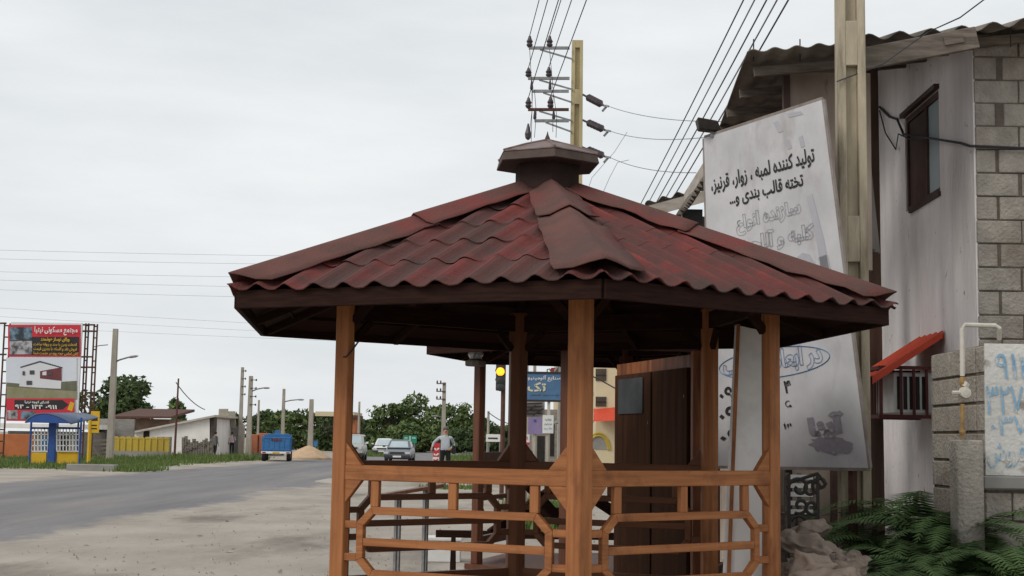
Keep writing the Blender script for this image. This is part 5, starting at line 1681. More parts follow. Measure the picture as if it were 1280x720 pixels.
    b.box((x0, 92, zb), (x1, 92.2, zt_))
    n = 9
    for i in range(n):
        xa = x0 + (x1 - x0) * i / n; w_ = (x1 - x0) / n
        b.prism([Vector((xa + w_ * .5 + w_ * .46 * cos(a), 91.98, zt_ - .02 + .16 * max(0, sin(a)))) for a in [pi * k / 8 for k in range(9)]], (0, .22, 0))
        b.box((xa - .05, 91.93, zb), (xa + .05, 91.998, zt_ + .04))
    b.build('panel', YELW, t)
    b = MB(); b.box((x0, 91.9, 0), (x1, 92.3, zb - .003)); b.build('footing', CONCG, t)
    # brown roofed house behind
    t = thing('brown_house', 'low brick house with rusty brown roof behind the yellow wall', 'house', gx(178, 108))
    b = MB(); pbox(b, 143, 524, 212, 575, 108, 6); b.build('wall', mat('dull brown brick', (.22, .15, .11), (.15, .10, .075), 2, (1, 1, 3), .95), t)
    b = MB(); a, e = at(140, 519, 107.4), at(215, 524, 107.4)
    b.hexa([(a.x, 107, e.z), (e.x, 107, e.z + .05), (e.x, 115, e.z + .7), (a.x, 115, e.z + .7), (a.x, 107, e.z + .15), (e.x, 107, e.z + .2), (e.x, 115, e.z + .9), (a.x, 115, e.z + .9)])
    b.build('roof', RUST, t)
    b = MB(); pbox(b, 163, 533, 169, 542, 107.97, .06); b.build('window', DARK, t)
    # white shed with mono pitch roof
    Yw = 104
    t = thing('white_shed', 'white gabled shed with long sloping roof behind the low ruined wall', 'shed', gx(220, Yw))
    b = MB()
    b.prism([at(168, 575, Yw), at(262, 575, Yw), at(262, 523, Yw), at(168, 541, Yw)], (0, 8, 0)); b.build('wall', WHITEW, t)
    b = MB(); b.prism([at(166, 541.5, Yw - .4), at(269, 521, Yw - .4), at(269, 518.6, Yw - .4), at(166, 539, Yw - .4)], (0, 8.8, 0)); b.build('roof', mat('pale shed roof', (.5, .46, .4), (.4, .36, .32), 2), t)
    b = MB(); pbox(b, 179, 539, 187, 549, Yw - .03, .05); b.build('window', DARK, t)
    b = MB(); pbox(b, 262.2, 522, 268, 566, Yw + .02, 1); b.build('side_wall', mat('dark brown boards', (.08, .06, .05), (.05, .04, .034), 3), t)
    for i, (x0, y0, x1, y1) in enumerate(((232, 512, 238, 523), (246, 510, 253, 521), (258, 507, 264, 519))):
        pass
    # low ruined wall
    t = thing('ruined_wall', 'low crumbling stone wall in front of the white shed', 'wall', gx(245, 96))
    b = MB(); r = random.Random(9)
    x = 227.0
    while x < 264:
        w_ = r.uniform(2.5, 4.5)
        top = 549 + r.uniform(-1.5, 4.5) - (3 if x < 234 else 0)
        z_ = 572
        while z_ > top:
            h_ = r.uniform(3, 5)
            pbox(b, x, max(top, z_ - h_) , x + w_ - .3, z_, 96 - r.uniform(0, .12), .4)
            z_ -= h_ + .2
        x += w_
    b.build('stones', mat('old stone', (.21, .185, .155), (.14, .12, .10), 3), t)
    wall('dark_gate_post', 'dark block pier beside the low ruined wall and yellow wall', BLOCKF, 195, 546, 213, 572, 94.5, .5, 'pier')
    # grey gate and loose corrugated sheets
    t = thing('grey_gate', 'grey sheet gate with white corrugated sheets hung above it', 'gate', gx(281, 112))
    b = MB(); pbox(b, 271, 533, 300, 572, 112, .12); b.build('gate_leaf', mat('grey gate paint', (.32, .32, .33), (.26, .26, .27), 1, (4, 1, .5), .7), t)
    for x0, y0, x1, y1, sk in ((272, 511, 284, 533, 1.5), (285, 514, 295, 535, -1)):
        b = MB(); n = 20
        rows = [b.add([at(x0 + (x1 - x0) * i / n + s, y, 111.6 + .06 * (i % 2)) for i in range(n + 1)]) for y, s in ((y0, sk), (y1, 0))]
        for i in range(n): b.face(rows[0] + i, rows[0] + i + 1, rows[1] + i + 1, rows[1] + i)
        b.build('corrugated_sheet', mat('pale sheet', (.55, .52, .45), (.45, .42, .36), 1), t, solid=.03)
    b = MB(); pbox(b, 297, 531, 305, 572, 111.2, .5); b.build('gate_pier', CONCF, t)
    # orange brick stack, sand heap
    t = thing('brick_stack', 'long stack of orange hollow bricks beyond the blue pickup', 'bricks', gx(330, 108))
    b = MB()
    for i, (x0, x1, y0) in enumerate(((313, 322, 543), (322.2, 333, 541.5), (333.2, 347, 542.5))):
        pbox(b, x0, y0, x1, 572, 108 + .2 * i, 2)
    b.build('bricks', BRICKO, t, bevel=.05)
    b = MB(); pbox(b, 313, 566, 347, 574, 107.6, 3); b.build('pallets', RAWWOOD, t)
    p = gx(386, 96)
    b = MB(); n = 26; rr = []
    for j in range(9):
        f = j / 8
        rad = (1 - f) ** .85
        rr.append([Vector((p.x + 1.6 * cos(a) * rad * (1.0 + .15 * mnoise.noise((cos(a) * 2, sin(a) * 2, f))), 96 + 1.4 * sin(a) * rad, .95 * f ** .9 + .06 * mnoise.noise((cos(a) * 3 * rad, sin(a) * 3, f * 4)))) for a in [2 * pi * k / n for k in range(n)]])
    b.rings(rr); tag(b.build('sand_heap', SAND, None, smooth=True), 'heap of pale sand beside the short concrete pole', 'sand heap')
    # small blue signs by the sand and above the pickup
    for (x0, y0, x1, y1, Y, lab) in ((343, 538, 350, 544, 112, 'small blue road sign above the cargo box of the pickup'), (392, 551, 397, 558, 104, 'small blue road sign right of the sand heap')):
        p = gx((x0 + x1) / 2, Y)
        t = thing('road_sign', lab, 'sign', p, None)
        b = MB(); b.tube([(p.x, Y + .05, 0), (p.x, Y + .05, at(x0, y0, Y).z)], .04, 5); b.build('post', STEEL, t)
        b = MB(); pbox(b, x0, y0, x1, y1, Y, .04); b.build('plate', BLUEP2, t)
    # building fragment left of the front post
    t = thing('roadside_house', 'far pale house end with flat roof behind the front left gazebo post', 'house', gx(415, 150))
    b = MB(); pbox(b, 400, 520, 440, 575, 150, 6); b.build('wall', BLOCKF, t)
    b = MB(); pbox(b, 394, 515, 443, 520, 149, 8); b.build('roof', CREAM, t)
    t = thing('roadside_house', 'far orange walled house just right of the front left gazebo post', 'house', gx(430, 135))
    b = MB(); pbox(b, 424, 523, 444, 575, 138, 5); b.build('wall', ORANGEW, t)
    b = MB(); pbox(b, 422, 519, 446, 523, 137.5, 6); b.build('roof', RUST, t)
build_left()

# ------------------------------------------------------------------ beyond the gazebo, right: boards, signal, buildings
def build_middle():
    # blue trade board
    Y = 33.0
    t = thing('blue_board', 'faded blue trade board with white lettering on a concrete post', 'sign', gx(688, Y))
    b = MB(); pbox(b, 652.5, 465.5, 704, 501, Y, .08); bd = b.build('board', BLUESIGN, t)
    b = MB()
    for x0, y0, x1, y1 in ((652, 465, 704.5, 466.5), (652, 500.2, 704.5, 501.8), (703, 465, 704.6, 501.8), (651.5, 465, 653, 501.8)): pbox(b, x0, y0, x1, y1, Y - .02, .06)
    b.build('frame', IRON, t)
    lettering('صنایع آلومینیوم', at(679, 473, Y - .01), (1, 0, 0), (0, 0, 1), 46 * Y / FPX, 7.5 * Y / FPX, WHITEP, bd, bold=.02)
    lettering('تک', at(671, 483.5, Y - .01), (1, 0, 0), (0, 0, 1), 23 * Y / FPX, 12 * Y / FPX, mat('cream paint', (.62, .58, .40), (.55, .5, .35), 4), bd, bold=.035)
    lettering('تولید درب و پنجره آلومینیومی', at(681, 493.5, Y - .01), (1, 0, 0), (0, 0, 1), 36 * Y / FPX, 4 * Y / FPX, BLACKP, bd)
    b = MB(); pbox(b, 682.5, 502, 688, 640, Y + .02, .1); b.build('post', mat('pale concrete post', (.50, .47, .40), (.4, .37, .31), 2), t)
    b = MB(); b.tube([at(684, 465, Y), at(684, 462, Y), at(687, 461, Y), at(688, 464, Y)], .015, 5); b.build('hook', IRON, t)
    def notice(lab, m, x0, y0, x1, y1, Y, post=True, lines=()):
        p = gx((x0 + x1) / 2, Y)
        t = thing('notice_board', lab, 'notice', p)
        b = MB(); pbox(b, x0, y0, x1, y1, Y, .04); bd = b.build('board', m, t)
        b = MB(); b.tube([(p.x, Y + .08, 0), (p.x, Y + .08, at(x0, y0, Y).z)], .05, 6); b.build('post', CONCF, t)
        for s, cy, h, w, lm in lines:
            lettering(s, at((x0 + x1) / 2, cy, Y - .01), (1, 0, 0), (0, 0, 1), w * Y / FPX, h * Y / FPX, lm, bd, bold=.01)
        return bd
    notice('lilac notice board with small emblem under the blue board', LILAC, 660, 522, 677.5, 542.5, 34.5, lines=(('❋', 526, 4, 4, BLUEP),))
    notice('white notice sheet with lines of writing under the blue board', WHITEP, 678, 519, 692, 541.5, 32.2, lines=(('اطلاعیه', 524.5, 3, 8, BLACKP), ('خرید و فروش', 530, 3, 10, BLACKP), ('املاک نیتیا', 535.5, 3, 10, BLUEL)))
    bd = notice('small red and white poster low beside the rear gazebo post', WHITEP, 653, 543, 662, 556, 31.0, lines=(('۶۹', 548, 5, 5, REDP),))
    b = MB(); pbox(b, 653, 553, 662, 556, 30.98, .01); b.build('red_strip', REDP, bd)
    t = thing('poster_stack', 'grey weathered poster frame with torn prints behind the blue board', 'poster', gx(668, 37))
    b = MB(); pbox(b, 653, 502, 681, 521, 37, .06); bd = b.build('board', CONCG, t)
    b = MB()
    for k in range(4): b.bar(at(655, 505 + k * 4.2, 36.95), at(678, 504 + k * 4.2, 36.95), .02, .04)
    b.bar(at(656, 516, 36.93), at(670, 507, 36.93), .02, .05); b.bar(at(666, 519, 36.93), at(679, 511, 36.93), .02, .05)
    b.build('torn_print', IRON, bd)
    b = MB(); pbox(b, 664, 520, 667, 622, 37.07, .1); b.build('post', CONCF, t)
    t = thing('scrap_bars', 'small dark scrap heap of metal under the lilac notice', 'scrap', gx(667, 36))
    b = MB()
    r = random.Random(4)
    for i in range(9):
        b.tube([at(660 + r.random() * 10, 562 + r.random() * 22, 36), at(660 + r.random() * 10, 562 + r.random() * 22, 36.2)], .025, 5)
    b.tube([gx(665, 36), at(665, 565, 36)], .03, 5)
    b.build('bars', IRON, t)
    # concrete frame building
    Y = 62
    t = thing('concrete_building', 'unfinished grey concrete frame building behind the blue board', 'building', gx(705, Y))
    b = MB()
    for x0, x1, yt in ((697, 704, 448), (707.5, 713.5, 455), (716, 722, 455), (730, 737, 455)): pbox(b, x0, yt, x1, 600, Y, .6)
    b.build('column', CONCG, t)
    b = MB()
    for y0, y1 in ((490, 494), (525, 528), (455, 458)): pbox(b, 698, y0, 742, y1, Y + .1, 6)
    b.build('floor_slab', CONCG, t)
    b = MB(); pbox(b, 697, 458, 742, 600, Y + 6.2, .3); b.build('back_wall', BLOCKF, t)
    t = thing('shop_row', 'row of dim grey shops behind the notices at the far side', 'shops', gx(675, 85))
    b = MB(); pbox(b, 650, 512, 697, 600, 85, 6); b.build('wall', BLOCKF, t)
    b = MB(); pbox(b, 671, 545, 681, 585, 84.97, .1); pbox(b, 655, 530, 664, 542, 84.97, .1); pbox(b, 684, 530, 693, 570, 84.97, .1); b.build('opening', DARK, t)
    t = thing('yellow_top_building', 'far building with cream top storey and dark red eave left of the front post', 'building', gx(708, 95))
    b = MB(); pbox(b, 694, 451, 730, 600, 95, 6); b.build('wall', CREAM, t)
    b = MB(); pbox(b, 689, 460, 712, 465, 93.5, 2); b.build('eave', mat('dark red eave', (.28, .035, .04), (.2, .03, .03), 2), t)
    for x0, x1, Yp, top in ((655.5, 659.5, 48, 440), (665, 669.5, 49, 440)):
        p = gx((x0 + x1) / 2, Yp)
        concrete_pole('pale concrete pole %s above the blue board' % ('next to the rear gazebo post,' if x0 < 660 else 'second from the rear gazebo post,'), p.x, Yp, 5.2, .14, CONCF, pockets=False)
    # cream building
    Y = 78
    t = thing('cream_building', 'cream rendered building with barred windows and red awning right of the front post', 'building', gx(762, Y))
    b = MB(); pbox(b, 744, 430, 800, 600, Y, 8); b.build('wall', CREAM, t)
    for y0, y1 in ((461, 476), (496, 508)):
        b = MB(); pbox(b, 744.5, y0, 758, y1, Y - .04, .1); w = b.build('window', mat('dark brown blind', (.16, .12, .09), (.1, .08, .06), 2), t)
        b = MB()
        for i in range(6): pbox(b, 745 + i * 2.4, y0, 745.4 + i * 2.4, y1, Y - .08, .03)
        pbox(b, 744.5, (y0 + y1) / 2, 758, (y0 + y1) / 2 + .6, Y - .08, .03)
        b.build('window_bars', IRON, w)
    b = MB(); b.prism([at(742, 513, Y - .05), at(800, 508, Y - .05), at(800, 524, Y - 1.3), at(742, 527, Y - 1.3)], (0, .1, .1)); b.build('awning', ORANGER, t)
    b = MB()
    for rr_ in (13, 11): b.tube([at(748 + rr_ * 1.1 * cos(a), 562 - rr_ * 1.6 * sin(a), Y - .06) for a in [pi * k / 10 for k in range(11)]], .06, 5)
    b.build('arch_trim', YELW, t)
    b = MB(); b.poly([at(748 + 10.5 * 1.1 * cos(a), 562 - 10.5 * 1.6 * sin(a), Y - .03) for a in [pi * k / 10 for k in range(11)]]); b.build('arch_window', CONCG, t)
    wire('dark cable crossing the cream building below its upper window', [at(740, 470, 70), at(752, 476, 70), at(770, 486, 70)], .045)
    # traffic signal
    Y = 37
    p = gx(628, Y)
    t = thing('traffic_signal', 'traffic signal with its amber lamp lit beside the rear gazebo post', 'traffic light', p)
    b = MB(); pbox(b, 619.5, 453, 631, 488, Y, .25); hs = b.build('housing', BUMPER, t, bevel=.02)
    b = MB(); b.tube([(p.x, Y + .15, 0), (p.x, Y + .15, at(628, 454, Y).z)], .06, 8); b.build('pole', RUST, t)
    for cy, m in ((457, BUMPER), (464.5, mat('amber lamp', (.8, .3, .02), (.8, .34, .03), 3, emit=((1.0, .36, .015), 2.2))), (476, BUMPER), (484, BUMPER)):
        if cy in (457,): continue
        b = MB(); b.lathe([(.11, 0), (.10, -.03), (.05, -.05), (.01, -.055)], at(625.5, cy, Y - .002), 14, 'Y'); b.build('lamp', m, hs)
    for cy in (464.5, 476):
        b = MB(); c = at(625.5, cy, Y)
        b.tube([c + Vector((.13 * cos(a), -.12, .13 * sin(a))) for a in [pi * k / 8 for k in range(9)]], .012, 4)
        b.build('visor', BUMPER, hs)
    # white place name notice
    Y = 70
    p = gx(617, Y)
    t = thing('name_plate', 'long white place name plate on posts right of the slim rear post', 'sign', p)
    b = MB(); pbox(b, 607.5, 543, 628, 552, Y, .05); bd = b.build('plate', WHITEW, t)
    b = MB(); pbox(b, 610, 547, 622, 548.6, Y - .02, .012); b.build('lettering', BLACKP, bd)
    for x in (610, 625):
        q = gx(x, Y + .06); b = MB(); b.tube([q, (q.x, q.y, at(x, 552, Y).z)], .04, 5); b.build('post', STEEL, t)
    # green direction sign
    Y = 118
    p = gx(512, Y)
    t = thing('direction_sign', 'green road direction sign with white upright behind the grey saloon', 'sign', p)
    b = MB(); pbox(b, 504, 544.5, 521, 553.5, Y, .06); bd = b.build('panel', GREENS, t)
    b = MB(); pbox(b, 511.8, 545, 513.2, 553, Y - .02, .01); pbox(b, 505.5, 547, 509.5, 548, Y - .02, .01); pbox(b, 515, 547, 519.5, 548, Y - .02, .01); b.build('white_lettering', WHITEP, bd)
    for x in (507, 518):
        q = gx(x, Y + .06); b = MB(); b.tube([q, (q.x, q.y, at(x, 553, Y).z)], .05, 5); b.build('post', STEEL, t)
build_middle()
# ------------------------------------------------------------------ vehicles
def loft_body(b, secs):
    rr = []
    for y, w, zl, zb in secs:
        hgt = zb - zl
        half = [(w * .86, zl), (w * .98, zl + hgt * .18), (w, zl + hgt * .45), (w * .985, zl + hgt * .72), (w * .90, zb - .015), (w * .6, zb)]
        rr.append([Vector((x, y, z)) for x, z in half] + [Vector((-x, y, z)) for x, z in half[::-1]])
    b.rings(rr)

def wheel(t, x, y, r, w=.19):
    b = MB(); b.lathe([(r * .62, -w / 2), (r * .93, -w / 2), (r, -w * .3), (r, w * .3), (r * .93, w / 2), (r * .62, w / 2)], (x, y, r), 20, 'X')
    o = b.build('wheel', TYRE, t)
    s = 1 if x > 0 else -1
    b = MB(); b.lathe([(r * .61, -.02), (r * .55, .01), (r * .2, .02), (r * .1, .03)] if s > 0 else [(r * .61, .02), (r * .55, -.01), (r * .2, -.02), (r * .1, -.03)], (x + s * (w / 2 - .02), y, r), 12, 'X')
    b.build('rim', STEEL, o)

def glass_quad(t, pts, off, name='windscreen', m=GLASS_D):
    b = MB()
    n = (Vector(pts[1]) - Vector(pts[0])).cross(Vector(pts[3]) - Vector(pts[0])).normalized()
    b.prism([Vector(p) + n * off for p in pts], n * -.012)
    return b.build(name, m, t)

def car(label, paint, loc, rz, L=4.4, W=1.68, H=1.42, hood=.86, belt=.92, suv=False, cat='car', group=None):
    t = thing('parked_car' if False else 'car', label, cat, (0, 0, 0), group)
    f, rr_ = -L / 2, L / 2
    w = W / 2
    b = MB()
    lo = .34 if suv else .24
    if suv:
        secs = [(f, w * .9, lo + .1, hood - .14), (f + .06, w * .97, lo, hood - .04), (f + .5, w, lo, hood), (f + 1.25, w, lo, belt), (rr_ - .3, w, lo, belt + .02), (rr_ - .05, w * .97, lo, belt), (rr_, w * .92, lo + .1, belt - .1)]
    else:
        secs = [(f, w * .86, lo + .12, .60), (f + .08, w * .95, lo, .68), (f + .35, w * .99, lo - .04, .75), (f + 1.2, w, lo - .04, hood), (f + 1.6, w, lo - .04, belt), (rr_ - .9, w, lo - .04, belt + .03), (rr_ - .15, w * .96, lo, belt), (rr_, w * .9, lo + .12, .78)]
    loft_body(b, secs)
    body = b.build('body', paint, t, smooth=False, bevel=.02)
    # cabin
    y0, y1, y2, y3 = (f + 1.25, f + 1.65, rr_ - .18, rr_ - .04) if suv else (f + 1.05, f + 1.78, rr_ - 1.55, rr_ - .75)
    wb, wt = w * (.94 if suv else .92), w * (.84 if suv else .74)
    b = MB()
    def ring(z, ya, yb, ww, cr=.06):
        return [Vector(p) for p in ((-ww, ya + cr, z), (-ww * .8, ya, z), (ww * .8, ya, z), (ww, ya + cr, z), (ww, yb - cr, z), (ww * .8, yb, z), (-ww * .8, yb, z), (-ww, yb - cr, z))]
    zb = belt - .03
    b.rings([ring(zb, y0, y3, wb), ring(H - .07, y1 - .03, y2 + .03, wt), ring(H - .02, y1 + .08, y2 - .08, wt * .92), ring(H, y1 + .3, y2 - .3, wt * .6)])
    b.build('cabin', paint, t, bevel=.015)
    def lerp(a, c, k): return a + (c - a) * k
    def cp(k, side, front):     # point on cabin face at height fraction k
        z = lerp(zb, H - .07, k); ww = lerp(wb, wt, k)
        yy = lerp(y0, y1 - .03, k) if front else lerp(y3, y2 + .03, k)
        return Vector((side * ww * .8, yy, z))
    glass_quad(t, [cp(.1, -1, True), cp(.1, 1, True), cp(.93, 1, True), cp(.93, -1, True)], .008, 'windscreen', GLASS)
    glass_quad(t, [cp(.15, 1, False), cp(.15, -1, False), cp(.92, -1, False), cp(.92, 1, False)], .008, 'rear_window')
    for s in (-1, 1):
        def sp(k, fy):
            z = lerp(zb, H - .07, k); ww = lerp(wb, wt, k)
            ya, yb = lerp(y0, y1 - .03, k) + .10, lerp(y3, y2 + .03, k) - .10
            return Vector((s * ww, lerp(ya, yb, fy), z))
        for fa, fb in ((.04, .47), (.52, .95)):
            pts = [sp(.18, fa), sp(.18, fb), sp(.9, fb), sp(.9, fa)]
            if s < 0: pts = pts[::-1]
            glass_quad(t, pts, .008, 'side_window')
    r = .36 if suv else .30
    for x in (-w + .10, w - .10):
        for y in (f + .8, rr_ - .8): wheel(t, x, y, r)
    zl = hood - .20 if suv else .60
    for s in (-1, 1):
        b = MB(); b.box((s * w * .80 - .17, f - .012, zl - .07), (s * w * .80 + .13, f + .1, zl + .06)) if not suv else b.lathe([(.10, -.03), (.09, 0), (.05, .02)], (s * w * .72, f - .01, zl), 12, 'Y')
        b.build('headlight', LAMPG, t, bevel=.01)
        b = MB(); b.rings([[Vector((s * (w + .02), y0 + .22, belt + .02)) + Vector(v) for v in q] for q in (((0, -.03, 0), (0, .03, 0), (0, .03, .10), (0, -.03, .10)), ((s * .17, -.05, -.01), (s * .17, .03, -.01), (s * .17, .03, .13), (s * .17, -.05, .13)))])
        b.build('mirror', WHITEP if suv else paint, t)
        b = MB(); b.box((s * w * .85 - .1, rr_ - .04, belt - .25), (s * w * .85 + .06, rr_ + .012, belt - .08)); b.build('tail_light', TAILR, t)
    b = MB(); b.box((-w * .52, f - .02, zl - .06), (w * .52, f + .05, zl + .055)); b.build('grille', BUMPER, t)
    b = MB(); b.box((-w * .97, f - .07, lo + .04), (w * .97, f + .12, lo + .22)); bp = b.build('bumper', BUMPER, t, bevel=.03)
    b = MB(); b.box((-w * .95, rr_ - .1, lo + .06), (w * .95, rr_ + .07, lo + .24)); b.build('bumper', BUMPER, t, bevel=.03)
    b = MB(); b.box((-.26, f - .085, lo + .08), (.26, f - .071, lo + .19)); b.build('number_plate', WHITEW, t)
    if suv:
        b = MB()
        for yy in (y1 + .1, y2 - .3): b.bar((-w * .8, yy, H + .06), (w * .8, yy, H + .06), .03, .03)
        for s in (-1, 1): b.bar((s * w * .7, y1, H + .08), (s * w * .7, y2, H + .08), .03, .03)
        b.build('roof_rack', IRON, t)
    t.location = loc; t.rotation_euler = (0, 0, rz)
    return t

def build_vehicles():
    hd = -.049
    p = gx(497, 88); car('grey saloon car coming along the road towards the viewer', GREYCAR, (p.x, 90.3, .01), hd + .04)
    p = gx(478, 118); car('small white car following behind the grey saloon', WHITECAR, (p.x, 120, .01), hd + .02, L=3.9, W=1.6, H=1.46)
    p = gx(435.5, 88); car('pale off-road car with roof rack parked at the far road edge', SUVPAINT, (p.x, 90.2, .01), hd + .10, L=4.4, W=1.75, H=1.72, hood=1.06, belt=1.12, suv=True, cat='off-road car')
    # blue pickup seen from behind
    t = thing('pickup_truck', 'blue pickup truck with high cargo sides parked on the verge, seen from behind', 'pickup truck')
    w, L = .86, 4.6
    b = MB(); b.box((-.42, 0.1, .42), (-.34, L - .3, .56)); b.box((.34, 0.1, .42), (.42, L - .3, .56)); b.build('chassis', IRON, t)
    z0, z1 = .66, 1.52
    b = MB(); b.box((-w, .06, z0 - .10), (w, 2.6, z0)); bed = b.build('cargo_bed', BLUEP2, t, bevel=.01)
    for x0, x1 in ((-w, -w + .05), (w - .05, w)):
        b = MB(); b.box((x0, .11, z0 + .003), (x1, 2.6, z1))
        for i in range(5): b.box((x0 - .02 if x0 < 0 else x1, .15 + i * .58, z0), (x0 if x0 < 0 else x1 + .02, .21 + i * .58, z1))
        b.build('cargo_side', BLUEP2, t, bevel=.008)
    b = MB(); b.box((-w, 2.55, z0), (w, 2.6, z1 + .1)); b.build('headboard', BLUEP2, t)
    b = MB(); b.box((-w + .002, .05, z0 + .003), (w - .002, .10, z1 - .05))
    for i in range(6):
        x = -w + .08 + i * (2 * w - .16) / 5; b.box((x - .03, .02, z0 + .02), (x + .03, .048, z1 - .07))
    b.box((-w + .02, .025, z1 - .13), (w - .02, .048, z1 - .06)); b.box((-w + .02, .025, z0 + .03), (w - .02, .048, z0 + .10))
    tg = b.build('tailgate', BLUEP2, t, bevel=.008)
    b = MB(); b.box((-.30, .008, 1.24), (.30, .019, 1.36)); b.build('dark_panel', BUMPER, tg)
    b = MB()
    for x in (-.2, -.07, .08, .19): b.box((x, .001, 1.27), (x + .07, .007, 1.33))
    b.build('red_marks', REDP, tg)
    b = MB(); b.box((-w - .02, -.02, .47), (w + .02, .08, .60)); b.build('rear_bumper', WHITEW, t, bevel=.015)
    for s in (-1, 1):
        b = MB(); b.box((s * .72 - .1, -.04, .50), (s * .72 + .1, -.021, .575)); b.build('tail_light', TAILR, t)
    b = MB(); b.box((-.2, -.035, .49), (.2, -.021, .58)); b.build('number_plate', YELP, t)
    for x in (-w + .12, w - .12):
        for y in (.75, 3.6): wheel(t, x, y, .33, .24)
    b = MB()
    b.rings([[Vector(p) for p in ((-.82, 2.7, z), (.82, 2.7, z), (.82, yf, z), (-.82, yf, z))] if z < 1.2 else [Vector(p) for p in ((-.68, 2.78, z), (.68, 2.78, z), (.68, yf, z), (-.68, yf, z))] for z, yf in ((.45, 4.6), (.98, 4.62), (1.05, 4.2), (1.62, 3.7), (1.68, 3.6))])
    cb = b.build('cab', BLUEP2, t, bevel=.03)
    b = MB(); b.box((-.55, 2.70, 1.2), (.55, 2.716, 1.55)); b.build('rear_window', GLASS_D, cb)
    for s in (-1, 1):
        b = MB(); b.box((s * .95 - .08, 3.9, 1.05), (s * .95 + .08, 3.95, 1.28)); b.bar((s * .8, 3.92, 1.1), (s * .95, 3.92, 1.12), .02, .02); b.build('mirror', BUMPER, cb)
    p = gx(345.5, 85.5)
    t.location = (p.x, 85.5, 0); t.rotation_euler = (0, 0, .125)
build_vehicles()

